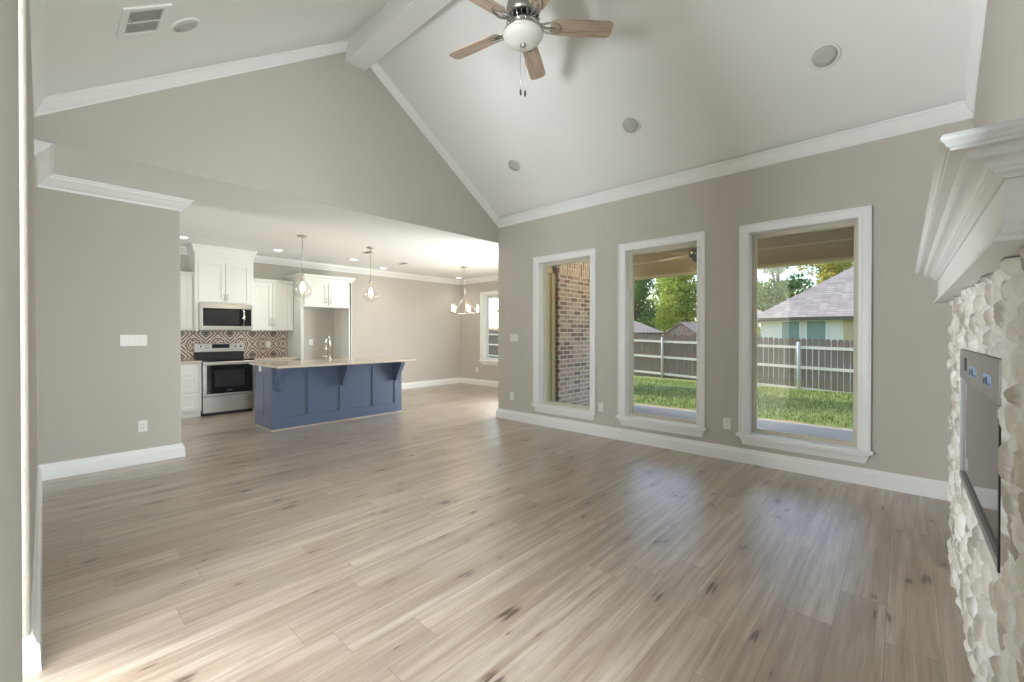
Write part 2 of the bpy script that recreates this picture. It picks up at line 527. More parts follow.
# ------------------------------------------------------------------ mesh helpers
class MB:
    def __init__(s):
        s.v, s.f, s.sm = [], [], []

    def add(s, vs, fs, smooth=False):
        o = len(s.v)
        s.v += [tuple(map(float, p)) for p in vs]
        s.f += [tuple(i + o for i in f) for f in fs]
        s.sm += [smooth] * len(fs)
        return s

    def box(s, x0, x1, y0, y1, z0, z1):
        x0, x1 = min(x0, x1), max(x0, x1)
        y0, y1 = min(y0, y1), max(y0, y1)
        z0, z1 = min(z0, z1), max(z0, z1)
        vs = [(x0, y0, z0), (x1, y0, z0), (x1, y1, z0), (x0, y1, z0), (x0, y0, z1), (x1, y0, z1), (x1, y1, z1), (x0, y1, z1)]
        return s.add(vs, [(0, 3, 2, 1), (4, 5, 6, 7), (0, 1, 5, 4), (1, 2, 6, 5), (2, 3, 7, 6), (3, 0, 4, 7)])

    def prism(s, poly, fn, a, b, smooth=False):
        """poly: 2D points; fn(u, v, t) -> 3D; extruded from t=a to t=b"""
        n = len(poly)
        vs = [fn(u, v, a) for u, v in poly] + [fn(u, v, b) for u, v in poly]
        s.add(vs, [(i, (i + 1) % n, n + (i + 1) % n, n + i) for i in range(n)], smooth)
        o = len(s.v) - 2 * n
        s.f += [tuple(o + i for i in reversed(range(n))), tuple(o + n + i for i in range(n))]
        s.sm += [False, False]
        return s

    def loft(s, rings, closed=True, caps=True, smooth=True):
        n = len(rings[0])
        vs = [p for r in rings for p in r]
        fs = []
        for k in range(len(rings) - 1):
            for i in range(n if closed else n - 1):
                j = (i + 1) % n
                fs.append((k * n + i, k * n + j, (k + 1) * n + j, (k + 1) * n + i))
        s.add(vs, fs, smooth)
        if caps:
            o = len(s.v) - len(vs)
            s.f += [tuple(o + i for i in reversed(range(n))), tuple(o + (len(rings) - 1) * n + i for i in range(n))]
            s.sm += [False, False]
        return s

    def lathe(s, prof, c=(0, 0, 0), n=24, caps=True, axis=None, smooth=True):
        q = None
        if axis is not None:
            q = Vector((0, 0, 1)).rotation_difference(Vector(axis).normalized())
        rings = []
        for r, z in prof:
            ring = []
            for i in range(n):
                a = 2 * PI * i / n
                p = Vector((max(r, 1e-4) * math.cos(a), max(r, 1e-4) * math.sin(a), z))
                if q is not None:
                    p = q @ p
                ring.append((p.x + c[0], p.y + c[1], p.z + c[2]))
            rings.append(ring)
        return s.loft(rings, True, caps, smooth)

    def tube(s, pts, r, n=8, caps=True):
        pts = [Vector(p) for p in pts]
        rings = []
        for i, p in enumerate(pts):
            d = (pts[min(i + 1, len(pts) - 1)] - pts[max(i - 1, 0)]).normalized()
            up = Vector((0, 0, 1)) if abs(d.z) < 0.95 else Vector((1, 0, 0))
            a = d.cross(up).normalized()
            b = d.cross(a).normalized()
            rr = r[i] if isinstance(r, (list, tuple)) else r
            rings.append([tuple(p + a * rr * math.cos(2 * PI * k / n) + b * rr * math.sin(2 * PI * k / n)) for k in range(n)])
        return s.loft(rings, True, caps)

    def build(s, name, mat, parent=None, bev=0.0, bseg=2, local=False):
        me = bpy.data.meshes.new(name)
        if parent is not None:
            org = Vector((0, 0, 0)) if local else wloc(parent)
        else:
            a = np.array(s.v)
            lo, hi = a.min(0), a.max(0)
            org = Vector(((lo[0] + hi[0]) / 2, (lo[1] + hi[1]) / 2, lo[2]))
            if local:
                org = Vector((0, 0, 0))
        me.from_pydata([(p[0] - org.x, p[1] - org.y, p[2] - org.z) for p in s.v], [], s.f)
        me.polygons.foreach_set('use_smooth', s.sm)
        me.materials.append(mat)
        import bmesh
        bm = bmesh.new()
        bm.from_mesh(me)
        bmesh.ops.recalc_face_normals(bm, faces=bm.faces)
        bm.to_mesh(me)
        bm.free()
        me.update()
        o = bpy.data.objects.new(name, me)
        COL.objects.link(o)
        if parent is not None:
            o.parent = parent
        else:
            o.location = org
        if bev:
            b = o.modifiers.new('bevel', 'BEVEL')
            b.width = bev
            b.segments = bseg
            b.limit_method = 'ANGLE'
            b.angle_limit = math.radians(40)
        return o


def wloc(o):
    l = Vector(o.location)
    while o.parent is not None:
        o = o.parent
        l += Vector(o.location)
    return l


def tag(o, label, cat, group=None, kind=None):
    o['label'] = label
    o['category'] = cat
    if group:
        o['group'] = group
    if kind:
        o['kind'] = kind
    return o


def thing(name, label, cat, loc=(0, 0, 0), group=None):
    o = bpy.data.objects.new(name, None)
    COL.objects.link(o)
    o.location = loc
    return tag(o, label, cat, group)


def struct(o, label, cat):
    return tag(o, label, cat, kind='structure')


def copy_tree(o, loc=None, rz=None, label=None):
    c = o.copy()
    COL.objects.link(c)
    if loc is not None:
        c.location = loc
    if rz is not None:
        c.rotation_euler = (0, 0, rz)
    if label:
        c['label'] = label
    for ch in list(o.children):
        d = ch.copy()
        COL.objects.link(d)
        d.parent = c
        for g in list(ch.children):
            e = g.copy()
            COL.objects.link(e)
            e.parent = d
    return c


# ------------------------------------------------------------------ room dimensions
YW = 5.0          # window wall face
XG = -4.78        # west gable face
XP = -5.80        # partition face
XE = 0.40         # east wall face
YS = -0.04       # south wall face
RY, RZ, SL = 2.545, 4.838, 0.6767   # ridge of the living room ceiling
KZ = 2.81         # kitchen ceiling
XK = -8.92        # kitchen back wall
YD = 7.81         # dining north wall
KY0 = -1.6        # kitchen south end (unseen)
HB = 0.146        # baseboard height


def zc(y):
    return RZ - SL * abs(y - RY)


# floor
fl = MB().box(XK - 0.15, XE + 0.15, -3.2, YW + 0.02, -0.12, 0)
fl.box(XK - 0.15, -4.1, YW + 0.02, YD + 0.1, -0.12, 0)
f_ = fl.build('floor', M['floor'], local=True)
struct(f_, 'light oak plank floor running through the living room and kitchen', 'floor')

# ceilings
cl = MB()
for ya, yb in ((YS - 0.2, RY), (RY, YW + 0.17)):
    cl.prism([(ya, zc(ya)), (yb, zc(yb)), (yb, zc(yb) + 0.12), (ya, zc(ya) + 0.12)], lambda u, v, t: (t, u, v), XG - 0.14, XE + 0.15)
struct(cl.build('ceiling', M['ceiling']), 'white vaulted ceiling over the living room', 'ceiling')
kc = MB().box(XK - 0.15, XG - 0.002, KY0 - 0.15, YW, KZ, KZ + 0.06)
kc.box(XK - 0.15, -4.1, YW + 0.02, YD + 0.15, KZ, KZ + 0.06).box(XK - 0.15, XG - 0.002, YW, YW + 0.02, KZ, KZ + 0.06)
struct(kc.build('ceiling_kitchen', M['ceiling']), 'flat white ceiling over kitchen and dining area', 'ceiling')

# window wall with three openings
WIN = [(-4.033, -2.981), (-2.650, -1.602), (-1.261, -0.206)]
CW = 0.092
OP = [(a + CW, b - CW) for a, b in WIN]
Z0, Z1 = 0.308, 2.389
TW = 0.16


def wall_x(mb, y0, y1, xa, xb, z0, ztop, holes):
    """wall running along X from xa to xb with rectangular holes (x0,x1,z0,z1)"""
    xs = xa
    for (hx0, hx1, hz0, hz1) in sorted(holes):
        mb.box(xs, hx0, y0, y1, z0, ztop)
        mb.box(hx0, hx1, y0, y1, z0, hz0)
        mb.box(hx0, hx1, y0, y1, hz1, ztop)
        xs = hx1
    mb.box(xs, xb, y0, y1, z0, ztop)


wn_mb = MB()
wall_x(wn_mb, YW, YW + TW, XG, XE + 0.15, 0, zc(YW) + 0.02, [(a - 0.012, b + 0.012, Z0 - 0.012, Z1 + 0.012) for a, b in OP])
struct(wn_mb.build('wall_north', M['wall'], local=True), 'greige wall with the three tall windows', 'wall')

# west gable above the opening
gp = MB().prism([(YS - 0.14, KZ + 0.0005), (YW + 0.1, KZ + 0.0005), (YW + 0.1, zc(YW + 0.1)), (RY, RZ), (YS - 0.14, zc(YS - 0.14))], lambda u, v, t: (t, u, v), XG - 0.12, XG)
struct(gp.build('wall_west', M['wall'], local=True), 'greige gable above the wide opening to the kitchen', 'wall')

# east gable with an added window opening for the fill lamp
EW = (0.15, 1.10, 0.40, 2.35)
EH = (EW[0] - 0.012, EW[1] + 0.012, EW[2] - 0.012, EW[3] + 0.012)
ew = MB()
for ya, yb in ((YS - 0.14, EH[0]), (EH[0], EH[1]), (EH[1], RY), (RY, YW + 0.16)):
    lo = EH[3] if ya == EH[0] else 0.0
    ew.prism([(ya, lo), (yb, lo), (yb, zc(yb)), (ya, zc(ya))], lambda u, v, t: (t, u, v), XE, XE + 0.14)
ew.box(XE, XE + 0.14, EH[0], EH[1], 0, EH[2])
struct(ew.build('wall_east', M['wall'], local=True), 'greige gable wall behind the fireplace', 'wall')

# south wall: far piece, near piece, header over the hall opening
HX0, HX1, HZ = -2.55, -1.70, 2.72
sw = MB()


def round_end(x, side, zt):
    r = 0.02
    pts = []
    y0, y1 = YS - 0.14, YS
    for k in range(7):
        a = PI / 2 * k / 6
        pts.append((x + side * (r * math.sin(a) - r), y1 - r + r * math.cos(a)))
    for k in range(7):
        a = PI / 2 * k / 6
        pts.append((x + side * (r * math.cos(a) - r), y0 + r - r * math.sin(a)))
    return pts


e = round_end(HX0, 1, HZ)
sw.prism([(XP, YS)] + e + [(XP, YS - 0.14)], lambda u, v, t: (u, v, t), 0, HZ)
e = round_end(HX1, -1, HZ)
sw.prism([(-0.62, YS)] + e + [(-0.62, YS - 0.14)], lambda u, v, t: (u, v, t), 0, HZ)
sw.box(0.32, XE + 0.14, YS - 0.14, YS, 0, HZ)
sw.box(XG, XE + 0.14, YS - 0.14, YS, HZ, zc(YS))
sw.box(XP, XG, YS - 0.14, YS, HZ, KZ)
struct(sw.build('wall_south', M['wall_tex'], local=True), 'textured greige wall end beside the camera', 'wall')
# foyer behind those openings (only its light reaches the room)
hl = MB().box(-5.1, -4.98, -3.0, YS - 0.14, 0, 2.8).box(XE + 0.14, XE + 0.26, -3.0, YS - 0.14, 0, 2.8).box(-5.1, XE + 0.26, -3.12, -3.0, 0, 2.8)
hl.box(-0.78, -0.66, -3.0, YS - 0.14, 0, 2.8)  # added screen that keeps foyer lamp light off the mantel and stone
struct(hl.build('wall_foyer', M['wall'], local=True), 'greige foyer walls behind the south wall', 'wall')
struct(MB().box(-5.1, XE + 0.26, -3.12, YS - 0.14, 2.8, 2.86).build('ceiling_foyer', M['ceiling']), 'white ceiling of the foyer', 'ceiling')

# partition and kitchen shell
pt = MB().box(XP - 0.12, XP, KY0, 1.03, 0, KZ)
struct(pt.build('wall_partition', M['wall'], bev=0.012, local=True), 'greige partition with light switches left of the kitchen', 'wall')
struct(MB().box(XK - 0.12, XK, KY0 - 0.12, YD + 0.12, 0, KZ).build('wall_kitchen', M['wall'], local=True), 'greige wall behind the kitchen cabinets and dining area', 'wall')
ks = MB()
wall_x(ks, KY0 - 0.12, KY0, XK, XP, 0, KZ, [(-6.95, -5.98, 0.90, 2.2)])
struct(ks.build('wall_kitchen_south', M['wall'], local=True), 'greige wall at the hidden end of the kitchen', 'wall')
DW = (-8.005, -7.02, 0.66, 2.34)
dn = MB()
wall_x(dn, YD, YD + 0.16, XK, -4.0, 0, KZ, [(DW[0] - 0.012, DW[1] + 0.012, DW[2] - 0.012, DW[3] + 0.012)])
struct(dn.build('wall_dining', M['wall'], local=True), 'greige dining wall with a double hung window', 'wall')
de = MB().box(-4.25, -4.12, YW + TW, 5.62, 0, KZ).box(-4.25, -4.12, 7.1, YD, 0, KZ).box(-4.25, -4.12, 5.62, 7.1, 2.25, KZ)
struct(de.build('wall_dining_east', M['wall'], local=True), 'greige wall around the patio door of the dining area', 'wall')

# ridge beam
struct(MB().box(XG, XE, RY - 0.125, RY + 0.125, 4.525, 4.86).build('trim_beam', M['trim'], bev=0.006), 'white boxed ridge beam under the vault', 'beam')

# ------------------------------------------------------------------ trim: baseboards and crowns
BP = [(0, 0), (0.030, 0), (0.026, 0.10), (0.024, 0.108), (0.016, 0.115), (0.014, 0.128), (0.008, HB), (0, HB)]


def base_run(mb, p0, p1, nrm, ext0=0.0, ext1=0.0):
    p0, p1, nrm = Vector((*p0, 0)), Vector((*p1, 0)), Vector((*nrm, 0))
    d = (p1 - p0).normalized()
    n = len(BP)
    r0 = [tuple(p0 - d * (ext0 * u) + nrm * u + Vector((0, 0, v))) for u, v in BP]
    r1 = [tuple(p1 + d * (ext1 * u) + nrm * u + Vector((0, 0, v))) for u, v in BP]
    mb.loft([r0, r1], True, True, False)


def baseboard(name, runs, label):
    mb = MB()
    for r in runs:
        base_run(mb, *r)
    return struct(mb.build(name, M['trim'], local=True), label, 'baseboard')


baseboard('baseboard_north', [((XG, YW), (XE, YW), (0, -1), 1, -1), ((XG, YW + 0.5), (XG, YW), (-1, 0), 0, 1)], 'white baseboard under the three windows')
baseboard('baseboard_partition', [((XP, YS), (XP, 1.03), (1, 0), -1, 1), ((XP - 0.12, 1.03), (XP, 1.03), (0, 1), 0, 1)], 'white baseboard on the partition left of the kitchen')
baseboard('baseboard_south', [((XP, YS), (HX0, YS), (0, 1), -1, 1), ((HX0, YS), (HX0, YS - 0.14), (1, 0), 1, 0)], 'white baseboard end beside the camera')
baseboard('baseboard_dining', [((XK, 4.32), (XK, YD), (1, 0), 0, -1), ((XK, YD), (-4.25, YD), (0, -1), -1, 0)], 'white baseboard around the dining corner')
baseboard('baseboard_east', [((XE, 3.70), (XE, YW), (-1, 0), 0, -1)], 'white baseboard behind the fireplace')

# crown profile: (out from wall, down from ceiling measured on the wall)
CP = [(0.62 * a_, 0.62 * b_) for a_, b_ in [(0, 0.150), (0.010, 0.150), (0.012, 0.125), (0.022, 0.116), (0.040, 0.090), (0.058, 0.058), (0.072, 0.040), (0.074, 0.020), (0.088, 0.016), (0.092, 0.0)]]
CT = CP[-1][0]
KP = [(1.85 * a_, 1.30 * b_) for a_, b_ in CP]   # taller profile of the flat kitchen ceiling


def crown_level(mb, p0, p1, nrm, zt, m0=0.0, m1=0.0, slope=0.0, prf=None):
    """horizontal crown; slope = rise of the ceiling per metre away from the wall"""
    p0, p1, nrm = Vector((*p0, 0)), Vector((*p1, 0)), Vector((*nrm, 0))
    d = (p1 - p0).normalized()
    prf = prf or CP
    ct = prf[-1][0]
    prof = [(u, zt - v + (slope * u)) for u, v in prf] + [(ct, zt + slope * ct + 0.004), (0, zt + 0.004)]
    r0 = [tuple(p0 - d * (m0 * u) + nrm * u + Vector((0, 0, v))) for u, v in prof]
    r1 = [tuple(p1 + d * (m1 * u) + nrm * u + Vector((0, 0, v))) for u, v in prof]
    mb.loft([r0, r1], True, True, False)


def crown_rake(mb, x, sx, ya, yb):
    """crown up the gable between ya and yb (one side of the ridge), wall at x, projecting sx"""
    k = math.sqrt(1 + SL * SL)
    prof = [(u, v * k) for u, v in CP] + [(CT, -0.004), (0, -0.004)]
    r0 = [(x + sx * u, ya, zc(ya) - v) for u, v in prof]
    r1 = [(x + sx * u, yb, zc(yb) - v) for u, v in prof]
    mb.loft([r0, r1], True, True, False)


mb = MB()
crown_level(mb, (XG, YW), (XE, YW), (0, -1), zc(YW) - 0.034, -1, -1, SL)
struct(mb.build('trim_crown_north', M['trim'], local=True), 'white crown moulding above the three windows', 'crown moulding')
mb = MB()
crown_rake(mb, XG, 1, YW, RY + 0.125)
crown_rake(mb, XG, 1, YS, RY - 0.125)
struct(mb.build('trim_crown_west', M['trim'], local=True), 'white crown moulding up the kitchen gable', 'crown moulding')
mb = MB()
crown_rake(mb, XE, -1, YW, RY + 0.125)
crown_rake(mb, XE, -1, YS, RY - 0.125)
struct(mb.build('trim_crown_east', M['trim'], local=True), 'white crown moulding up the fireplace gable', 'crown moulding')
mb = MB()
crown_level(mb, (XG, YS), (XE, YS), (0, 1), zc(YS) - 0.012, -1, -1, SL)
struct(mb.build('trim_crown_south', M['trim'], local=True), 'white crown moulding on the low side beside the camera', 'crown moulding')
mb = MB()
crown_level(mb, (XP, YS), (XP, 1.03), (1, 0), KZ, -1, 1, prf=KP)
crown_level(mb, (XP, YS), (XG, YS), (0, 1), KZ, -1, 0, prf=KP)
crown_level(mb, (XP - 0.12, 1.03), (XP, 1.03), (0, 1), KZ, 1, 1, prf=KP)
struct(mb.build('trim_crown_partition', M['trim'], local=True), 'white crown moulding on top of the partition', 'crown moulding')
mb = MB()
crown_level(mb, (XK, KY0), (XK, YD), (1, 0), KZ, 0, -1, prf=KP)
crown_level(mb, (XK, YD), (-4.25, YD), (0, -1), KZ, -1, 0, prf=KP)
struct(mb.build('trim_crown_kitchen', M['trim'], local=True), 'white crown moulding around kitchen and dining area', 'crown moulding')


# ------------------------------------------------------------------ windows
def frame_bars(mb, fx, a0, a1, z0, z1, w, d0, d1):
    """rectangular frame; fx(a, d, z) maps along, depth, up"""
    def bx(aa, ab, za, zb):
        p, q = fx(aa, d0, za), fx(ab, d1, zb)
        mb.box(p[0], q[0], p[1], q[1], p[2], q[2])
    bx(a0, a0 + w, z0, z1)
    bx(a1 - w, a1, z0, z1)
    bx(a0 + w, a1 - w, z0, z0 + w)
    bx(a0 + w, a1 - w, z1 - w, z1)


def casing_piece(mb, fx, a0, a1, z0, z1):
    """flat casing with a raised outer band, three sides; outer rectangle a0..a1, z0..z1(top)"""
    w = CW
    prof = [(0, 0), (0, 0.030), (0.014, 0.030), (0.019, 0.021), (0.062, 0.017), (0.067, 0.022), (0.084, 0.020), (w, 0.012), (w, 0)]
    # left leg, head, right leg as mitred lofts (distance inward u, thickness v)
    def ring(fa, fz):
        return [fx(fa(u), -v, fz(u)) for u, v in prof]
    rings = [ring(lambda u: a0 + u, lambda u: z0), ring(lambda u: a0 + u, lambda u: z1 - u), ring(lambda u: a1 - u, lambda u: z1 - u), ring(lambda u: a1 - u, lambda u: z0)]
    mb.loft(rings, True, True, False)


def window(name, fx, a0, a1, label, tan=True, double=False, z0=Z0, z1=Z1, jd=0.10):
    """a0,a1: clear opening; fx(a, d, z): along, depth outward from the wall face, up"""
    root = bpy.data.objects.new(name, None)
    COL.objects.link(root)
    root.location = fx((a0 + a1) / 2, 0, z0)
    tag(root, label, 'window', kind='structure')
    mb = MB()
    casing_piece(mb, fx, a0 - CW, a1 + CW, z0, z1 + CW)
    mb.build('casing', M['trim'], root)
    # stool with ears and a tapered apron
    mb = MB()
    p, q = fx(a0 - CW - 0.022, -0.052, z0 - 0.030), fx(a1 + CW + 0.022, 0, z0 + 0.002)
    mb.box(p[0], q[0], p[1], q[1], p[2], q[2])
    p, q = fx(a0, 0, z0 - 0.030), fx(a1, jd, z0 + 0.002)
    mb.box(p[0], q[0], p[1], q[1], p[2], q[2])
    mb.build('window_stool', M['trim'], root, bev=0.005)
    mb = MB()
    pr = [(0, 0.034), (-0.020, 0.034), (-0.030, 0.026), (-0.060, 0.018), (-0.085, 0.012), (-0.085, 0), (0, 0)]
    L = lambda e, v: [fx(e(dv), -t, z0 - 0.030 + dv) for dv, t in pr]
    mb.loft([L(lambda dv: a0 - CW + 0.005 - dv * 0.35, 0), L(lambda dv: a1 + CW - 0.005 + dv * 0.35, 0)], True, True, False)
    mb.build('apron', M['trim'], root)
    mb = MB()
    th = 0.012
    frame_bars(mb, fx, a0 - th, a1 + th, z0 - th, z1 + th, th, 0.001, jd)
    mb.build('jamb', M['trim'], root)
    fm = M['vinyl'] if tan else M['vinyl_white']
    mb = MB()
    frame_bars(mb, fx, a0 - 0.01, a1 + 0.01, z0 - 0.01, z1 + 0.01, 0.036, jd, jd + 0.05)
    fr = mb.build('window_frame', fm, root, bev=0.003)
    mb = MB()
    if not double:
        frame_bars(mb, fx, a0 + 0.025, a1 - 0.025, z0 + 0.025, z1 - 0.025, 0.014, jd + 0.018, jd + 0.045)
        mb.build('glazing_bead', M['vinyl'] if tan else fm, fr, bev=0.003)
        p, q = fx(a0 + 0.034, jd + 0.028, z0 + 0.034), fx(a1 - 0.034, jd + 0.033, z1 - 0.034)
        MB().box(p[0], q[0], p[1], q[1], p[2], q[2]).build('glass', M['glass'], root)
    else:
        zm = (z0 + z1) / 2 - 0.03
        for nm, za, zb, dd in (('upper_sash', zm - 0.02, z1 - 0.03, 0.030), ('lower_sash', z0 + 0.03, zm + 0.02, 0.008)):
            m2 = MB()
            frame_bars(m2, fx, a0 + 0.03, a1 - 0.03, za, zb, 0.035, jd + dd, jd + dd + 0.02)
            sa = m2.build(nm, fm, root, bev=0.003)
            p, q = fx(a0 + 0.06, jd + dd + 0.007, za + 0.03), fx(a1 - 0.06, jd + dd + 0.011, zb - 0.03)
            MB().box(p[0], q[0], p[1], q[1], p[2], q[2]).build('glass', M['glass'], sa)
    return root


fN = lambda a, d, z: (a, YW + d, z)
window('window_1', fN, *OP[0], 'tall white cased window looking onto the brick wall')
window('window_2', fN, *OP[1], 'tall white cased window between the other two, with trees and a patio fan outside')
window('window_3', fN, *OP[2], 'tall white cased window nearest the fireplace, with the white neighbour house outside')
fD = lambda a, d, z: (a, YD + d, z)
window('window_4', fD, DW[0], DW[1], 'white double hung window in the dining area', tan=False, double=True, z0=DW[2], z1=DW[3])
fE = lambda a, d, z: (XE + d, a, z)
window('window_5', fE, EW[0], EW[1], 'white cased window in the east wall beside the fireplace', z0=EW[2], z1=EW[3], jd=0.09)  # window added so the east fill lamp has an opening

# ------------------------------------------------------------------ fireplace
FY0, FY1 = 1.43, 3.68
FX = 0.226
IY0, IY1, IZ0, IZ1 = 1.845, 2.99, 0.67, 1.277
fp = thing('stone_fireplace', 'white washed rubble stone fireplace breast under the crown mantel', 'fireplace', (0.30, (FY0 + FY1) / 2, 0))


def stone_wall():
    step = 0.009
    ZT = 1.541
    ny, nz = int((FY1 - FY0) / step), int(ZT / step)
    nx = int((XE - FX) / step)
    # unwrapped coordinate s: near return, front, far return
    s_front0 = XE - FX
    ss = np.linspace(0, (FY1 - FY0) + 2 * (XE - FX), ny + 2 * nx + 1)
    zz = np.linspace(0, ZT, nz + 1)
    Sg, Zg = np.meshgrid(ss, zz, indexing='ij')
    cw, ch = 0.098, 0.072
    gi, gj = int(ss[-1] / cw) + 3, int(ZT / ch) + 3
    jit = rng.uniform(-0.44, 0.44, (gi, gj, 2))
    rc = rng.uniform(0, 1, (gi, gj, 3))
    cs = (np.arange(gi)[:, None] - 0.5 + jit[..., 0] + 0.5 * (np.arange(gj)[None, :] % 2)) * cw
    cz = (np.arange(gj)[None, :] - 0.5 + jit[..., 1]) * ch
    f1 = np.full(Sg.shape, 9.0)
    f2 = np.full(Sg.shape, 9.0)
    cid = np.zeros(Sg.shape, int)
    ib, jb = (Sg / cw + 0.5).astype(int), (Zg / ch + 0.5).astype(int)
    wob = 0.008 * (np.sin(Sg * 41 + 3 * np.sin(Zg * 29)) + np.sin(Zg * 53 + 2 * np.sin(Sg * 37)))
    for di in range(-2, 3):
        for dj in range(-2, 3):
            i, j = np.clip(ib + di, 0, gi - 1), np.clip(jb + dj, 0, gj - 1)
            wgt = 0.8 + 0.5 * rc[i, j, 2]
            d = np.sqrt(((Sg + wob - cs[i, j]) / 1.25) ** 2 + (Zg + wob * 0.7 - cz[i, j]) ** 2) / wgt
            near = d < f1
            f2 = np.where(near, f1, np.minimum(f2, d))
            cid = np.where(near, i * gj + j, cid)
            f1 = np.where(near, d, f1)
    e = np.clip((f2 - f1 - 0.004) / 0.016, 0, 1)
    e = e * e * (3 - 2 * e)
    q0 = rc.reshape(-1, 3)[cid, 0]
    amp = 0.35 + 0.85 * q0
    web = 0.007 * np.exp(-((f2 - f1) / 0.010) ** 2)
    lump = 0.004 * np.sin(Sg * 95 + 4 * np.sin(Zg * 70)) * np.sin(Zg * 110 + 3 * np.sin(Sg * 60))
    pil = np.clip((f2 - f1) / 0.042, 0, 1)
    pil = pil * (2 - pil)
    h = 0.004 + 0.028 * pil * amp + lump * 0.5 + 0.4 * web
    # shallow relief right round the insert
    yy = FY0 + Sg - s_front0
    dins = np.maximum(np.maximum(IY0 - yy, yy - IY1), np.maximum(IZ0 - Zg, Zg - IZ1))
    kf = np.clip((dins - 0.004) / 0.02, 0, 1)
    h = h * kf + 0.022 * (1 - kf)
    vs, cols = [], []
    for a in range(len(ss)):
        s0 = ss[a]
        for b in range(len(zz)):
            hh = h[a, b]
            if s0 < s_front0:
                k = min(1, (s_front0 - s0) / 0.03)
                p = (XE - 0.002 - s0 - hh * (1 - k), FY0 - hh * k, zz[b])
            elif s0 > s_front0 + FY1 - FY0:
                q = s0 - s_front0 - (FY1 - FY0)
                k = min(1, q / 0.03)
                p = (FX - 0.002 + q - hh * (1 - k), FY1 + hh * k, zz[b])
            else:
                y = FY0 + s0 - s_front0
                p = (FX - hh, y, zz[b])
            vs.append(p)
            cols.append((e[a, b], rc.reshape(-1, 3)[cid[a, b], 1], 0, 1))
    nzp = len(zz)
    fs = []
    for a in range(len(ss) - 1):
        for b in range(nzp - 1):
            y = FY0 + (ss[a] + ss[a + 1]) / 2 - s_front0
            z = (zz[b] + zz[b + 1]) / 2
            if IY0 - 0.006 < y < IY1 + 0.006 and IZ0 - 0.006 < z < IZ1 + 0.006 and s_front0 < ss[a] < s_front0 + FY1 - FY0:
                continue
            fs.append((a * nzp + b, (a + 1) * nzp + b, (a + 1) * nzp + b + 1, a * nzp + b + 1))
    me = bpy.data.meshes.new('stone_facing')
    org = wloc(fp)
    me.from_pydata([(p[0] - org.x, p[1] - org.y, p[2] - org.z) for p in vs], [], fs)
    ca = me.color_attributes.new('stone', 'FLOAT_COLOR', 'POINT')
    ca.data.foreach_set('color', [c for t in cols for c in t])
    me.polygons.foreach_set('use_smooth', [True] * len(fs))
    me.materials.append(M['stone'])
    me.update()
    o = bpy.data.objects.new('stone_facing', me)
    COL.objects.link(o)
    o.parent = fp


stone_wall()

ins = thing('fireplace_insert', 'stainless framed glass fireplace insert set in the white stone', 'fireplace insert', (FX, (IY0 + IY1) / 2, IZ0))
mb = MB().box(0.3500, 0.3650, IY0, IY1, IZ0, IZ1).box(0.2200, 0.3800, IY0, IY0 + 0.02, IZ0, IZ1).box(0.2200, 0.3800, IY1 - 0.02, IY1, IZ0, IZ1)
mb.box(0.2200, 0.3800, IY0, IY1, IZ0, IZ0 + 0.02).box(0.2200, 0.3800, IY0, IY1, IZ1 - 0.02, IZ1)
mb.build('firebox', M['black'], ins)
mb = MB().box(0.2000, 0.2800, IY0, IY1, 1.145, IZ1)
mb.box(0.2000, 0.2800, IY1 - 0.014, IY1, IZ0, 1.145).box(0.2000, 0.2800, IY0 + 0.014, IY1 - 0.014, IZ0, IZ0 + 0.03)
MB().box(0.2000, 0.2800, IY0, IY0 + 0.014, IZ0, 1.145).build('edge_trim', M['black'], ins)
mb.build('steel_frame', M['insert_grey'], ins, bev=0.002)
MB().box(0.2100, 0.2180, IY0 + 0.012, IY1 - 0.012, IZ0 + 0.028, 1.15).build('glass_front', M['black_glass'], ins)
MB().box(0.1970, 0.2010, 2.70, 2.79, 1.19, 1.245).build('sensor_window', M['black'], ins)  # black patch standing in for a reflection on the header
for ya, yb in ((2.36, 2.60), (2.00, 2.17)):
    pn = MB().box(0.1980, 0.2010, ya, yb, 1.182, 1.218).build('display', M['display_glow'], ins)  # glowing panel in place of mirrored window light
    for k in range(3):
        yk = ya + (yb - ya) * (k + 0.2) / 3
        MB().box(0.1960, 0.1985, yk, yk + (yb - ya) * 0.14, 1.186, 1.186 + 0.008 + 0.009 * ((k * 2) % 3)).build('display_mark', M['black'], pn)  # dark marks within the imitated reflection

# mantel: profile swept round three sides
man = thing('fireplace_mantel', 'large white crown moulded mantel shelf above the stone fireplace', 'mantel', (0.28, (FY0 + FY1) / 2, 1.545))
MX, MY0, MY1 = 0.161, 1.415, 3.88
MP = [(0.000, 1.545), (0.010, 1.545), (0.018, 1.548), (0.017, 1.558), (0.008, 1.566), (0.006, 1.580), (0.0, 1.590), (0.0, 1.683)]
SH = [(0.006, 1.684), (0.009, 1.688), (0.014, 1.692), (0.022, 1.696), (0.022, 1.703), (0.027, 1.706), (0.031, 1.713), (0.037, 1.718), (0.046, 1.722), (0.056, 1.724), (0.062, 1.730), (0.066, 1.736), (0.066, 1.742),
      (0.089, 1.742), (0.089, 1.748), (0.094, 1.750), (0.098, 1.757), (0.104, 1.762), (0.104, 1.770), (0.100, 1.776)]


def sweep3(prof):
    m_ = MB()
    rings = []
    for d, z in prof:
        rings.append([(XE - 0.002, MY0 - d, z), (MX - d, MY0 - d, z), (MX - d, MY1 + d, z), (XE - 0.002, MY1 + d, z)])
    m_.loft(rings, True, True, False)
    return m_


sweep3(MP).build('frieze', M['trim'], man)
sweep3(SH).build('shelf', M['trim'], man)

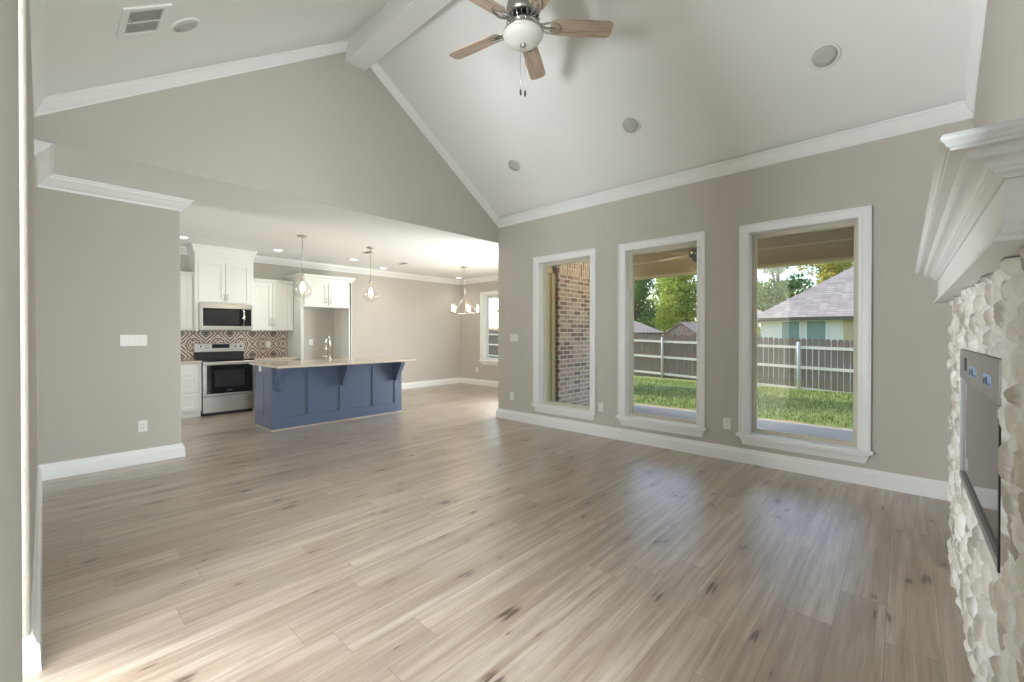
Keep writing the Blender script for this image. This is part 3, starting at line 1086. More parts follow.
# ------------------------------------------------------------------ ceiling fan
def build_fan():
    FXc, FYc, FZ = -2.167, RY, 3.73
    t = thing('ceiling_fan', 'five blade ceiling fan with grey oak blades and white glass bowl under the beam', 'ceiling fan', (FXc, FYc, FZ))
    c = (FXc, FYc, 0)
    MB().lathe([(0.075, 4.525), (0.075, 4.50), (0.06, 4.45), (0.03, 4.43)], c).build('ceiling_canopy', M['nickel'], t)
    MB().lathe([(0.013, 4.44), (0.013, 3.98)], c, 12).build('downrod', M['nickel'], t)
    MB().lathe([(0.02, 4.02), (0.05, 4.0), (0.085, 3.97), (0.115, 3.93), (0.13, 3.88), (0.13, 3.83), (0.118, 3.80)], c, 36).build('motor_housing', M['nickel'], t)
    gr = MB()
    for k in range(20):
        a = 2 * PI * k / 20
        gr.tube([(FXc + 0.105 * math.cos(a), FYc + 0.105 * math.sin(a), 3.805), (FXc + 0.125 * math.cos(a), FYc + 0.125 * math.sin(a), 3.775), (FXc + 0.110 * math.cos(a), FYc + 0.110 * math.sin(a), 3.735)], 0.007, 6)
    gr.lathe([(0.112, 3.745), (0.118, 3.735), (0.118, 3.722), (0.10, 3.715)], c, 36)
    gr.build('vent_ring', M['chrome'], t)
    MB().lathe([(0.095, 3.80), (0.10, 3.735)], c, 24).build('motor_core', M['black'], t)
    MB().lathe([(0.112, 3.716), (0.125, 3.700), (0.152, 3.684), (0.158, 3.672), (0.154, 3.666)], c, 40).build('bowl_rim', M['nickel'], t)
    bw = MB().lathe([(0.154, 3.670), (0.156, 3.664), (0.150, 3.645), (0.132, 3.622), (0.100, 3.603), (0.06, 3.592), (0.012, 3.588)], c, 40).build('glass_bowl', M['bowl'], t)
    MB().lathe([(0.022, 3.592), (0.024, 3.586), (0.016, 3.578), (0.010, 3.570), (0.004, 3.566)], c, 16).build('finial', M['nickel'], bw)
    zb = 3.735
    for k in range(5):
        a = math.radians(46.5 + 72 * k)
        tilt = math.radians(12)
        def P(r, w, h=0.0):
            # blade frame: x along the blade, tilted across it
            return (r, w * math.cos(tilt) + h * math.sin(tilt), zb - FZ - w * math.sin(tilt) + h * math.cos(tilt))
        outline = [(0.215, -0.052), (0.235, -0.062), (0.45, -0.071), (0.66, -0.072), (0.690, -0.060), (0.700, -0.040), (0.700, 0.045), (0.690, 0.062), (0.660, 0.072), (0.45, 0.071), (0.235, 0.062), (0.215, 0.052)]
        b = MB()
        n = len(outline)
        vs = [P(r, w, 0.004) for r, w in outline] + [P(r, w, -0.004) for r, w in outline]
        b.add(vs, [tuple(range(n)), tuple(reversed(range(n, 2 * n)))] + [(i, (i + 1) % n, n + (i + 1) % n, n + i) for i in range(n)])
        bl = b.build('blade', M['blade_wood'], t, local=True)
        bl.rotation_euler = (0, 0, a)
        bk = MB()
        for w0, w1 in ((-0.020, -0.046), (0.020, 0.046)):
            bk.tube([P(0.10, w0 * 0.8, 0.012), P(0.15, w0 * 1.3, -0.004), P(0.20, w1, -0.010), P(0.27, w1 * 0.7, -0.009), P(0.30, 0, -0.009)], 0.0075, 6)
        bk.tube([P(0.11, 0, 0.010), P(0.18, 0, -0.012), P(0.25, 0, -0.010)], 0.010, 6)
        bk.build('blade_iron', M['nickel'], bl, local=True)
    for dx, dy, zz in ((-0.015, -0.012, 3.235), (0.012, 0.010, 3.225)):
        pc = MB().tube([(FXc + dx, FYc + dy, 3.60), (FXc + dx, FYc + dy, zz)], 0.0016, 6).build('pull_chain', M['nickel'], t)
        MB().lathe([(0.003, 0.012), (0.008, 0.002), (0.0085, -0.028), (0.003, -0.036)], (FXc + dx, FYc + dy, zz), 10).build('pull_knob', M['dark_metal'], pc)
    return t


build_fan()


# ------------------------------------------------------------------ things in the vaulted ceiling
def on_slope(y, side):
    z = zc(y)
    n = Vector((0, -SL * side, -1)).normalized()   # downwards into the room
    return z, n


def slope_disc(name, x, y, side, label, cat, r_out, r_in, group=None):
    z, n = on_slope(y, side)
    t = thing(name, label, cat, (x, y, z), group)
    MB().lathe([(r_out, -0.002), (r_out, 0.006), (r_out - 0.008, 0.010), (r_in + 0.004, 0.010), (r_in, 0.004)], (x, y, z), 32, True, n).build('trim_ring', M['ceiling'], t)
    MB().lathe([(r_in, 0.0), (r_in, 0.0105), (r_in * 0.5, 0.0125), (0.001, 0.013)], (x, y, z), 32, True, n).build('grille', M['speaker'], t)
    return t


slope_disc('ceiling_speaker', -0.476, 4.354, 1, 'round white speaker in the sloped ceiling nearest the fireplace', 'speaker', 0.105, 0.083, 'speakers in the window side slope')
slope_disc('ceiling_speaker', -2.171, 4.353, 1, 'round white speaker in the sloped ceiling above the middle window', 'speaker', 0.105, 0.083, 'speakers in the window side slope')
slope_disc('ceiling_speaker', -3.855, 4.339, 1, 'round white speaker in the sloped ceiling nearest the kitchen gable', 'speaker', 0.105, 0.083, 'speakers in the window side slope')
slope_disc('ceiling_speaker', -3.839, 0.713, -1, 'round white speaker beside the air vent in the opposite slope', 'speaker', 0.105, 0.083)

# air return vent in the south slope
vt = thing('air_vent', 'square white air vent with grey slats in the sloped ceiling', 'air vent', (-3.70, 0.46, zc(0.46)))


def SP(x, s, h):
    """point on the south slope: s metres up-slope from y=0.46, h below the surface"""
    k = math.sqrt(1 + SL * SL)
    y = 0.46 + s / k
    n = Vector((0, SL, -1)).normalized()
    return (x + 0, y + n.y * h, zc(0.46) + SL * s / k + n.z * h)


def slope_box(mb, x0, x1, s0, s1, h0, h1):
    vs = [SP(x, s, h) for h in (h0, h1) for s in (s0, s1) for x in (x0, x1)]
    mb.add(vs, [(0, 1, 3, 2), (4, 6, 7, 5), (0, 4, 5, 1), (1, 5, 7, 3), (3, 7, 6, 2), (2, 6, 4, 0)])


mb = MB()
slope_box(mb, -3.89, -3.85, -0.145, 0.145, -0.001, 0.012)
slope_box(mb, -3.55, -3.51, -0.145, 0.145, -0.001, 0.012)
slope_box(mb, -3.85, -3.55, -0.145, -0.105, -0.001, 0.012)
slope_box(mb, -3.85, -3.55, 0.105, 0.145, -0.001, 0.012)
mb.build('vent_frame', M['ceiling'], vt, bev=0.003)
mb = MB()
for k in range(13):
    s_ = -0.098 + k * 0.0163
    vs = [SP(x, s_ + ds, h) for h, ds in ((0.001, 0.004), (0.003, 0.006), (0.011, -0.004), (0.009, -0.006)) for x in (-3.85, -3.55)]
    mb.add(vs, [(0, 1, 3, 2), (2, 3, 5, 4), (4, 5, 7, 6), (6, 7, 1, 0), (0, 2, 4, 6), (1, 7, 5, 3)])
slope_box(mb, -3.706, -3.694, -0.105, 0.105, 0.004, 0.0115)
mb.build('vent_slats', M['vent_grey'], vt)
mb = MB()
slope_box(mb, -3.85, -3.55, -0.105, 0.105, -0.001, 0.0005)
mb.build('vent_back', M['vent_grey'], vt)


# ------------------------------------------------------------------ kitchen cabinets
def shaker(y0, y1, z0, z1, x, rail=0.058, t=0.020):
    """shaker front facing +x with its face at x+t"""
    m_ = MB()
    m_.box(x, x + t, y0, y0 + rail, z0, z1).box(x, x + t, y1 - rail, y1, z0, z1)
    m_.box(x, x + t, y0 + rail, y1 - rail, z0, z0 + rail).box(x, x + t, y0 + rail, y1 - rail, z1 - rail, z1)
    m_.box(x, x + t * 0.4, y0 + rail, y1 - rail, z0 + rail, z1 - rail)
    return m_


def pull(x, y, z0, z1, horiz=False):
    m_ = MB()
    if horiz:
        m_.tube([(x, z0, y), (x + 0.028, z0, y)], 0.005, 6).tube([(x, z1, y), (x + 0.028, z1, y)], 0.005, 6)
        m_.tube([(x + 0.028, z0 - 0.015, y), (x + 0.028, z1 + 0.015, y)], 0.0055, 8)
    else:
        m_.tube([(x, y, z0), (x + 0.028, y, z0)], 0.005, 6).tube([(x, y, z1), (x + 0.028, y, z1)], 0.005, 6)
        m_.tube([(x + 0.028, y, z0 - 0.015), (x + 0.028, y, z1 + 0.015)], 0.0055, 8)
    return m_


def doors(root, spans, z0, z1, x, pulls):
    for (y0, y1), py in zip(spans, pulls):
        d = shaker(y0, y1, z0, z1, x).build('door', M['cabinet'], root, bev=0.0015)
        pull(x + 0.02, py[0], py[1], py[2]).build('handle', M['nickel'], d)


XKC = XK + 0.002
XB = -8.33   # base carcass front
# base cabinet left of the range
bc = thing('base_cabinet', 'white three drawer base cabinet left of the range', 'cabinet', (XB - 0.28, 1.35, 0))
mb = MB().box(XKC, XB, 0.60, 1.747, 0.10, 0.868).box(XKC, XB - 0.06, 0.60, 1.747, 0, 0.10)
mb.build('carcass', M['cabinet'], bc, bev=0.002)
for z0, z1 in ((0.125, 0.395), (0.412, 0.665), (0.682, 0.825)):
    d = shaker(0.90, 1.695, z0, z1, XB, 0.050).build('drawer', M['cabinet'], bc, bev=0.0015)
    pull(XB + 0.02, (z0 + z1) / 2, 1.23, 1.37, True).build('handle', M['nickel'], d)
tag(MB().box(XKC, XB + 0.035, 0.60, 1.750, 0.868, 0.908).build('countertop', M['granite_counter'], bev=0.006), 'short beige granite worktop left of the range', 'countertop')
# base cabinet right of the range
bc2 = thing('base_cabinet', 'white base cabinet between range and fridge recess behind the island', 'cabinet', (XB - 0.28, 2.88, 0))
MB().box(XKC, XB, 2.512, 3.29, 0.10, 0.868).box(XKC, XB - 0.06, 2.512, 3.29, 0, 0.10).build('carcass', M['cabinet'], bc2, bev=0.002)
d = shaker(2.53, 3.27, 0.682, 0.835, XB, 0.045).build('drawer', M['cabinet'], bc2, bev=0.0015)
pull(XB + 0.02, 0.758, 2.83, 2.97, True).build('handle', M['nickel'], d)
doors(bc2, ((2.53, 2.897), (2.903, 3.27)), 0.12, 0.665, XB, ((2.865, 0.50, 0.62), (2.935, 0.50, 0.62)))
tag(MB().box(XKC, XB + 0.035, 2.509, 3.294, 0.868, 0.908).build('countertop', M['granite_counter'], bev=0.006), 'short beige granite worktop right of the range', 'countertop')

# tiled backsplash
struct(MB().box(XK, XK + 0.010, 0.60, 3.29, 0.908, 1.42).build('wall_backsplash', M['tile'], local=True), 'black, brown and cream patterned tile backsplash', 'backsplash')

# upper cabinets
XU = -8.61
u1 = thing('upper_cabinet', 'white upper cabinet half hidden by the partition', 'cabinet', (XU - 0.15, 1.2, 1.40))
MB().box(XKC, XU, 0.80, 1.690, 1.405, 2.345).build('carcass', M['cabinet'], u1, bev=0.002)
MB().prism([(XU, 2.30), (XU + 0.008, 2.30), (XU + 0.03, 2.350), (XU + 0.03, 2.362), (XKC, 2.362), (XKC, 2.345), (XU, 2.345)], lambda u, v, t: (u, t, v), 0.80, 1.690).build('crown', M['cabinet'], u1)
doors(u1, ((0.84, 1.255), (1.262, 1.675)), 1.42, 2.285, XU, ((1.22, 1.46, 1.58), (1.295, 1.46, 1.58)))

u2 = thing('upper_cabinet', 'tall white upper cabinet over the microwave reaching the ceiling', 'cabinet', (-8.66, 2.12, 1.395))
XM = -8.47
MB().box(XKC, XM, 1.694, 1.735, 1.395, 2.70).box(XKC, XM, 2.507, 2.553, 1.395, 2.70).box(XKC, XM, 1.735, 2.507, 1.855, 2.70).build('carcass', M['cabinet'], u2, bev=0.002)
doors(u2, ((1.742, 2.117), (2.125, 2.500)), 1.885, 2.545, XM, ((2.092, 1.925, 2.005), (2.150, 1.925, 2.005)))
m_ = MB()
for k in range(1):
    rings = []
    for dd, z in ((0.0, 2.655), (0.006, 2.658), (0.010, 2.685), (0.020, 2.71), (0.034, 2.76), (0.048, 2.79), (0.052, KZ - 0.001)):
        rings.append([(XKC, 1.694 - dd, z), (XM + dd, 1.694 - dd, z), (XM + dd, 2.553 + dd, z), (XKC, 2.553 + dd, z)])
    m_.loft(rings, True, True, False)
m_.build('crown', M['cabinet'], u2)

u3 = thing('upper_cabinet', 'white two door upper cabinet between microwave and fridge recess', 'cabinet', (XU - 0.15, 2.9, 1.40))
MB().box(XKC, XU, 2.560, 3.285, 1.405, 2.335).build('carcass', M['cabinet'], u3, bev=0.002)
MB().prism([(XU, 2.29), (XU + 0.008, 2.29), (XU + 0.03, 2.340), (XU + 0.03, 2.352), (XKC, 2.352), (XKC, 2.335), (XU, 2.335)], lambda u, v, t: (u, t, v), 2.560, 3.285).build('crown', M['cabinet'], u3)
doors(u3, ((2.585, 2.905), (2.912, 3.232)), 1.42, 2.275, XU, ((2.878, 1.50, 1.625), (2.940, 1.50, 1.625)))

# fridge surround
XF = -8.21
fs = thing('fridge_surround', 'white fridge recess with tall side panels and a cabinet on top', 'cabinet', (XF - 0.35, 3.77, 0))
MB().box(XKC, XF, 3.296, 3.320, 0, 2.38).box(XF - 0.02, XF, 3.272, 3.305, 0, 2.38).build('side_panel', M['cabinet'], fs, bev=0.0015)
MB().box(XKC, XF, 4.238, 4.275, 0, 2.38).box(XF - 0.02, XF, 4.215, 4.262, 0, 2.38).build('side_panel', M['cabinet'], fs, bev=0.0015)
MB().box(XKC, XF, 3.320, 4.238, 1.862, 2.38).build('carcass', M['cabinet'], fs, bev=0.0015)
doors(fs, ((3.33, 3.766), (3.792, 4.222)), 1.89, 2.345, XF, ((3.735, 1.95, 2.035), (3.823, 1.95, 2.035)))
m_ = MB()
rings = []
for dd, z in ((0.0, 2.375), (0.012, 2.38), (0.02, 2.405), (0.045, 2.435), (0.05, 2.462), (0.05, 2.47)):
    rings.append([(XKC, 3.290 - dd, z), (XF + dd, 3.290 - dd, z), (XF + dd, 4.275 + dd, z), (XKC, 4.275 + dd, z)])
m_.loft(rings, True, True, False).build('crown', M['cabinet'], fs)

# microwave
mw = thing('microwave', 'stainless over the range microwave with dark window', 'microwave', (-8.62, 2.12, 1.40))
mb = MB().box(-8.90, -8.385, 1.737, 2.505, 1.405, 1.852)
mb.build('body', M['steel'], mw, bev=0.004)
fr = MB().box(-8.385, -8.36, 1.737, 2.330, 1.77, 1.850).box(-8.385, -8.36, 1.737, 2.330, 1.425, 1.480).box(-8.385, -8.36, 1.737, 1.775, 1.48, 1.77).box(-8.385, -8.36, 2.330, 2.505, 1.77, 1.850).box(-8.385, -8.36, 2.330, 2.505, 1.425, 1.480)
fr.box(-8.385, -8.36, 2.485, 2.505, 1.48, 1.77)
dm = fr.build('door', M['steel'], mw, bev=0.003)
MB().box(-8.383, -8.364, 1.775, 2.330, 1.48, 1.77).build('door_window', M['black_glass'], dm)
MB().box(-8.365, -8.362, 1.805, 2.300, 1.505, 1.745).build('window_mesh', M['grey_glass'], dm)
MB().tube([(-8.362, 2.360, 1.755), (-8.325, 2.360, 1.735), (-8.315, 2.360, 1.62), (-8.325, 2.360, 1.505), (-8.362, 2.360, 1.488)], 0.016, 8).build('handle', M['chrome'], dm)
MB().box(-8.383, -8.363, 2.332, 2.485, 1.48, 1.77).build('control_panel', M['black_glass'], mw)
MB().box(-8.89, -8.375, 1.75, 2.49, 1.397, 1.410).build('vent_underside', M['dark_metal'], mw)

# range
rg = thing('range', 'stainless electric range with black glass oven door', 'range', (-8.6, 2.13, 0))
XR = -8.30
RY0, RY1 = 1.755, 2.505
MB().box(XK + 0.04, XR, RY0, RY1, 0.045, 0.895).build('body', M['dark_metal'], rg, bev=0.003)
MB().box(XK + 0.06, XR - 0.03, RY0 + 0.02, RY1 - 0.02, 0.0, 0.05).build('toe_kick', M['black'], rg)
MB().box(XR, XR + 0.022, RY0, RY1, 0.055, 0.315).build('storage_drawer', M['steel'], rg, bev=0.005)
dr = MB().box(XR, XR + 0.022, RY0, RY1, 0.325, 0.362).box(XR, XR + 0.022, RY0, RY0 + 0.055, 0.362, 0.830).box(XR, XR + 0.022, RY1 - 0.03, RY1, 0.362, 0.830).build('oven_door', M['steel'], rg, bev=0.003)
MB().box(XR + 0.002, XR + 0.025, RY0 + 0.055, RY1 - 0.03, 0.362, 0.835).build('door_glass', M['black_glass'], dr)
MB().box(XR + 0.0245, XR + 0.0265, RY0 + 0.16, RY1 - 0.15, 0.47, 0.745).build('oven_window', M['grey_glass'], dr)
m_ = MB()
m_.prism([(0.044 * math.cos(2 * PI * k / 20), 0.016 * math.sin(2 * PI * k / 20)) for k in range(20)], lambda u, v, t: (t, 2.13 + u, 0.410 + v), XR + 0.025, XR + 0.028)
m_.build('badge', M['chrome'], dr)
MB().box(XR, XR + 0.05, RY0, RY1, 0.828, 0.888).build('handle', M['steel'], dr, bev=0.012, bseg=3)
MB().box(XK + 0.10, XR + 0.035, RY0, RY1, 0.892, 0.912).build('cooktop', M['black_glass'], rg, bev=0.004)
bg = MB().box(XK + 0.012, XK + 0.075, RY0, RY1, 1.03, 1.180).build('backguard', M['steel'], rg, bev=0.006)
MB().box(XK + 0.012, XK + 0.068, RY0, RY1, 0.905, 1.03).build('backguard_base', M['black'], rg)
MB().box(XK + 0.074, XK + 0.078, 2.01, 2.275, 1.095, 1.165).build('display', M['range_display'], bg)
for yk in (1.835, 1.925, 2.375, 2.455):
    MB().lathe([(0.022, 0), (0.022, 0.006), (0.018, 0.008), (0.016, 0.026), (0.001, 0.027)], (XK + 0.074, yk, 1.125), 16, True, (1, 0, 0)).build('knob', M['chrome'], bg)

# ------------------------------------------------------------------ island
IX0, IX1, IYa, IYb = -7.07, -6.363, 2.143, 4.228
il = thing('kitchen_island', 'navy panelled kitchen island with three corbels', 'kitchen island', ((IX0 + IX1) / 2, (IYa + IYb) / 2, 0))
mb = MB()
q = 0.016
mb.box(IX0 + q, IX1 - q, IYa + q, IYb - q, 0, 0.880)
# living room face: rails and stiles over the recessed field
mb.box(IX1 - q, IX1, IYa, IYb, 0, 0.165).box(IX1 - q, IX1, IYa, IYb, 0.803, 0.880)
for a, b in ((IYa, 2.205), (2.627, 2.690), (3.112, 3.180), (3.672, 3.735), (4.090, IYb)):
    mb.box(IX1 - q, IX1, a, b, 0.165, 0.803)
# end faces: a flat panel set off by two narrow grooves
g_ = 0.012
for yy0, yy1 in ((IYa, IYa + q), (IYb - q, IYb)):
    mb.box(IX0, IX1 - q, yy0, yy1, 0, 0.185).box(IX0, IX1 - q, yy0, yy1, 0.80, 0.880)
    for xa, xb in ((IX0, -7.03 - g_), (-7.03, -6.69 - g_), (-6.69, IX1 - q)):
        mb.box(xa, xb, yy0, yy1, 0.185, 0.80)
mb.build('base', M['navy'], il)
# shoe moulding
MB().box(IX1, IX1 + 0.010, IYa - 0.01, IYb + 0.01, 0, 0.018).box(IX0, IX1, IYa - 0.010, IYa, 0, 0.018).build('shoe_moulding', M['floor'], il)
# kitchen side doors
for k in range(4):
    a = IYa + 0.03 + k * 0.51
    d = MB().box(IX0, IX0 + q, a, a + 0.49, 0.12, 0.86).build('door', M['navy'], il, bev=0.002)


def corbel(y):
    pr = [(0, 0.880), (0.235, 0.880), (0.240, 0.868), (0.238, 0.835), (0.228, 0.822), (0.214, 0.805), (0.196, 0.775), (0.170, 0.735), (0.140, 0.690), (0.115, 0.640), (0.104, 0.600), (0.098, 0.572), (0.084, 0.556), (0.062, 0.552), (0.048, 0.562), (0, 0.566)]
    m = MB().prism(pr, lambda u, v, t: (IX1 + u, t, v), y, y + 0.075)
    ins_ = [(0.02, 0.862), (0.205, 0.862), (0.205, 0.835), (0.165, 0.775), (0.105, 0.690), (0.070, 0.600), (0.02, 0.585)]
    m.prism([(u * 0.9 + 0.005, v) for u, v in ins_], lambda u, v, t: (IX1 + u, t, v), y - 0.006, y + 0.081)
    return m


for y in (2.185, 3.115, 4.062):
    corbel(y).build('corbel', M['navy'], il, bev=0.003)
ct = MB().box(-7.20, -6.06, 2.110, 4.315, 0.884, 0.917)
tag(ct.build('countertop', M['granite_counter'], bev=0.008, bseg=3), 'long beige granite worktop on the navy island', 'countertop')

# faucet on the island
fa = thing('faucet', 'tall curved chrome kitchen faucet on the island worktop', 'faucet', (-6.86, 3.19, 0.92))
MB().lathe([(0.030, 0.92), (0.030, 0.932), (0.020, 0.945), (0.017, 0.98)], (-6.86, 3.19, 0), 20).build('base', M['chrome'], fa)
pts = [(-6.86, 3.19, 0.97), (-6.86, 3.19, 1.22)]
for k in range(1, 9):
    a = PI * k / 8
    pts.append((-6.86 - 0.06 + 0.06 * math.cos(a), 3.19 - 0.012 * k / 8, 1.22 + 0.09 * math.sin(a)))
pts.append((-6.98, 3.176, 1.14))
MB().tube(pts, 0.0125, 10).build('spout', M['chrome'], fa)
MB().tube([(-6.98, 3.176, 1.15), (-6.98, 3.175, 1.04)], [0.016, 0.020], 10).build('spray_head', M['chrome'], fa)
MB().tube([(-6.86, 3.17, 0.965), (-6.86, 3.10, 0.985), (-6.86, 3.07, 0.99)], [0.011, 0.008, 0.007], 8).build('lever', M['chrome'], fa)


# ------------------------------------------------------------------ plates on the walls
def plate(name, label, cat, c, nrm, w, h, kind, gang=1, group=None):
    """cover plate centred at c on a wall with normal nrm ('x+','y-', ...)"""
    ax = nrm[0]
    sg = 1 if nrm[1] == '+' else -1
    if ax == 'x':
        f = lambda u, v, d: (c[0] + sg * d, c[1] + u, c[2] + v)
    else:
        f = lambda u, v, d: (c[0] + u, c[1] + sg * d, c[2] + v)
    t = thing(name, label, cat, c, group)
    def bx(m, u0, u1, v0, v1, d0, d1):
        p, q = f(u0, v0, d0), f(u1, v1, d1)
        m.box(p[0], q[0], p[1], q[1], p[2], q[2])
    m = MB()
    bx(m, -w / 2, w / 2, -h / 2, h / 2, 0, 0.006)
    m.build('cover_plate', M['plastic'], t, bev=0.002)
    for g in range(gang):
        u = (g - (gang - 1) / 2) * 0.046
        if kind == 'switch':
            m = MB()
            bx(m, u - 0.016, u + 0.016, -0.033, 0.033, 0.006, 0.009)
            m.build('rocker', M['plastic'], t, bev=0.001)
        else:
            for v in (0.020, -0.020):
                m = MB()
                bx(m, u - 0.016, u + 0.016, v - 0.014, v + 0.014, 0.006, 0.0085)
                r = m.build('receptacle', M['plastic'], t, bev=0.001)
                m = MB()
                bx(m, u - 0.008, u - 0.005, v - 0.003, v + 0.006, 0.0083, 0.0088)
                bx(m, u + 0.005, u + 0.008, v - 0.003, v + 0.006, 0.0083, 0.0088)
                m.build('slots', M['dark_metal'], r)
    return t


plate('light_switch', 'white four gang light switch on the partition left of the kitchen', 'light switch', (XP, 0.635, 1.28), 'x+', 0.212, 0.116, 'switch', 4)
plate('wall_outlet', 'white outlet low on the partition under the light switches', 'outlet', (XP, 0.703, 0.386), 'x+', 0.074, 0.118, 'outlet')
plate('light_switch', 'white light switch on the window wall near the dining opening', 'light switch', (-4.437, YW, 1.286), 'y-', 0.165, 0.116, 'switch', 3)
plate('wall_outlet', 'white outlet low on the window wall below the light switch', 'outlet', (-4.483, YW, 0.372), 'y-', 0.074, 0.118, 'outlet')
plate('wall_outlet', 'white outlet between the brick view window and the middle window', 'outlet', (-2.909, YW, 0.384), 'y-', 0.074, 0.118, 'outlet')
plate('wall_outlet', 'white outlet beside the window nearest the fireplace', 'outlet', (-1.381, YW, 0.384), 'y-', 0.074, 0.118, 'outlet')
plate('wall_outlet', 'white outlet under the dining window', 'outlet', (-8.245, YD, 0.395), 'y-', 0.074, 0.118, 'outlet')
plate('wall_outlet', 'white outlet inside the empty fridge recess', 'outlet', (XK, 3.755, 1.176), 'x+', 0.074, 0.118, 'outlet')
plate('wall_outlet', 'white outlet on the patterned tile backsplash', 'outlet', (XK + 0.010, 2.94, 1.145), 'x+', 0.074, 0.118, 'outlet')
plate('wall_outlet', 'small white outlet on the end of the navy island', 'outlet', (-6.83, IYa, 0.838), 'y-', 0.074, 0.075, 'switch')


# ------------------------------------------------------------------ recessed lights, registers, pendants, chandelier
def recessed(x, y, label):
    t = thing('recessed_light', label, 'ceiling light', (x, y, KZ), 'recessed lights in the kitchen ceiling')
    MB().lathe([(0.092, 0.0), (0.092, -0.006), (0.072, -0.010), (0.068, -0.004), (0.068, 0.0)], (x, y, KZ), 28).build('trim_ring', M['plastic'], t)
    MB().lathe([(0.068, -0.0035), (0.03, -0.007), (0.001, -0.008)], (x, y, KZ), 24).build('lens', M['can_glow'], t)
    lamp('recessed_beam', 'SPOT', (x, y, KZ - 0.02), 13, (1.0, 0.94, 0.86), aim=(x, y, 0), spot_size=math.radians(130), spot_blend=0.9, shadow_soft_size=0.06)


recessed(-7.978, 1.435, 'recessed light at the partition edge')
recessed(-7.997, 2.800, 'recessed light left of the near pendant')
recessed(-7.937, 4.173, 'recessed light in front of the fridge recess')
recessed(-8.491, 5.165, 'recessed light near the dining wall right of the far pendant')
recessed(-8.487, 7.395, 'recessed light behind the chandelier near the dining corner')
recessed(-6.406, 5.916, 'recessed light in front of the chandelier')


def register(x, y, label, w=0.26, d=0.11):
    t = thing('ceiling_register', label, 'air vent', (x, y, KZ))
    MB().box(x - w / 2, x + w / 2, y - d / 2, y - d / 2 + 0.015, KZ - 0.008, KZ).box(x - w / 2, x + w / 2, y + d / 2 - 0.015, y + d / 2, KZ - 0.008, KZ).box(x - w / 2, x - w / 2 + 0.015, y - d / 2, y + d / 2, KZ - 0.008, KZ).box(x + w / 2 - 0.015, x + w / 2, y - d / 2, y + d / 2, KZ - 0.008, KZ).build('register_frame', M['plastic'], t)
    m = MB()
    for k in range(6):
        yy = y - d / 2 + 0.02 + k * (d - 0.04) / 5
        m.box(x - w / 2 + 0.015, x + w / 2 - 0.015, yy - 0.004, yy + 0.004, KZ - 0.010, KZ - 0.001)
    m.build('register_slats', M['register'], t)


register(-7.02, 3.97, 'grey slatted ceiling register beside the far pendant')
register(-7.60, 5.10, 'slatted ceiling register in the dining ceiling')


def pendant(x, y, label):
    zg = 2.01
    t = thing('pendant_light', label, 'pendant light', (x, y, KZ), 'pendants over the island')
    c = (x, y, 0)
    MB().lathe([(0.065, KZ), (0.065, KZ - 0.018), (0.02, KZ - 0.030)], c, 24).build('ceiling_canopy', M['nickel'], t)
    MB().lathe([(0.006, KZ - 0.02), (0.006, 2.23)], c, 8).build('stem', M['nickel'], t)
    MB().lathe([(0.010, 2.245), (0.026, 2.240), (0.028, 2.222), (0.018, 2.216), (0.018, 2.12)], c, 16).build('socket', M['nickel'], t)
    MB().lathe([(0.030, 2.222), (0.032, 2.16), (0.050, 2.125), (0.095, 2.085), (0.125, 2.04), (0.133, 2.0), (0.125, 1.955), (0.098, 1.915), (0.060, 1.888), (0.045, 1.885)], c, 32, False).build('glass_globe', M['globe'], t)
    MB().lathe([(0.012, 2.12), (0.016, 2.10), (0.030, 2.06), (0.032, 2.035), (0.022, 2.01), (0.002, 2.0)], c, 16).build('bulb', M['bulb_glow'], t)
    lamp('pendant_glow', 'POINT', (x, y, 1.97), 3.5, (1.0, 0.80, 0.55), shadow_soft_size=0.05)


pendant(-6.57, 2.64, 'clear glass globe pendant over the near end of the island')
pendant(-6.60, 3.78, 'clear glass globe pendant over the far end of the island')

cx, cy = -7.0, 6.256
ch = thing('chandelier', 'five light chandelier with candle glass shades in the dining area', 'chandelier', (cx, cy, KZ))
MB().lathe([(0.075, KZ), (0.075, KZ - 0.02), (0.02, KZ - 0.035)], (cx, cy, 0), 24).build('ceiling_canopy', M['nickel'], ch)
MB().tube([(cx, cy, KZ - 0.02), (cx, cy, 2.33)], 0.005, 8).build('rod', M['nickel'], ch)
MB().lathe([(0.006, 2.34), (0.028, 2.31), (0.030, 2.25), (0.012, 2.21), (0.010, 2.19)], (cx, cy, 0), 14).build('hub', M['nickel'], ch)
ring = MB()
pts = [(cx + 0.30 * math.cos(2 * PI * k / 40), cy + 0.30 * math.sin(2 * PI * k / 40), 1.80) for k in range(41)]
ring.tube(pts, 0.010, 6)
ring.build('ring', M['nickel'], ch)
for k in range(5):
    a = math.radians(42.9 + 72 * k)
    x, y = cx + 0.29 * math.cos(a), cy + 0.29 * math.sin(a)
    ar = MB().tube([(cx, cy, 2.20), (cx + 0.12 * math.cos(a), cy + 0.12 * math.sin(a), 2.0), (x, y, 1.80)], 0.0045, 6).build('arm', M['nickel'], ch)
    MB().lathe([(0.012, 1.785), (0.034, 1.80), (0.036, 1.825), (0.030, 1.828)], (x, y, 0), 14).build('candle_cup', M['nickel'], ar)
    MB().lathe([(0.040, 1.828), (0.044, 1.86), (0.044, 2.0)], (x, y, 0), 18, False).build('glass_shade', M['globe'], ar)
    MB().lathe([(0.014, 1.828), (0.016, 1.88), (0.024, 1.92), (0.018, 1.955), (0.002, 1.975)], (x, y, 0), 12).build('bulb', M['bulb_glow'], ar)
lamp('chandelier_glow', 'POINT', (cx, cy, 1.98), 9, (1.0, 0.80, 0.55), shadow_soft_size=0.25)

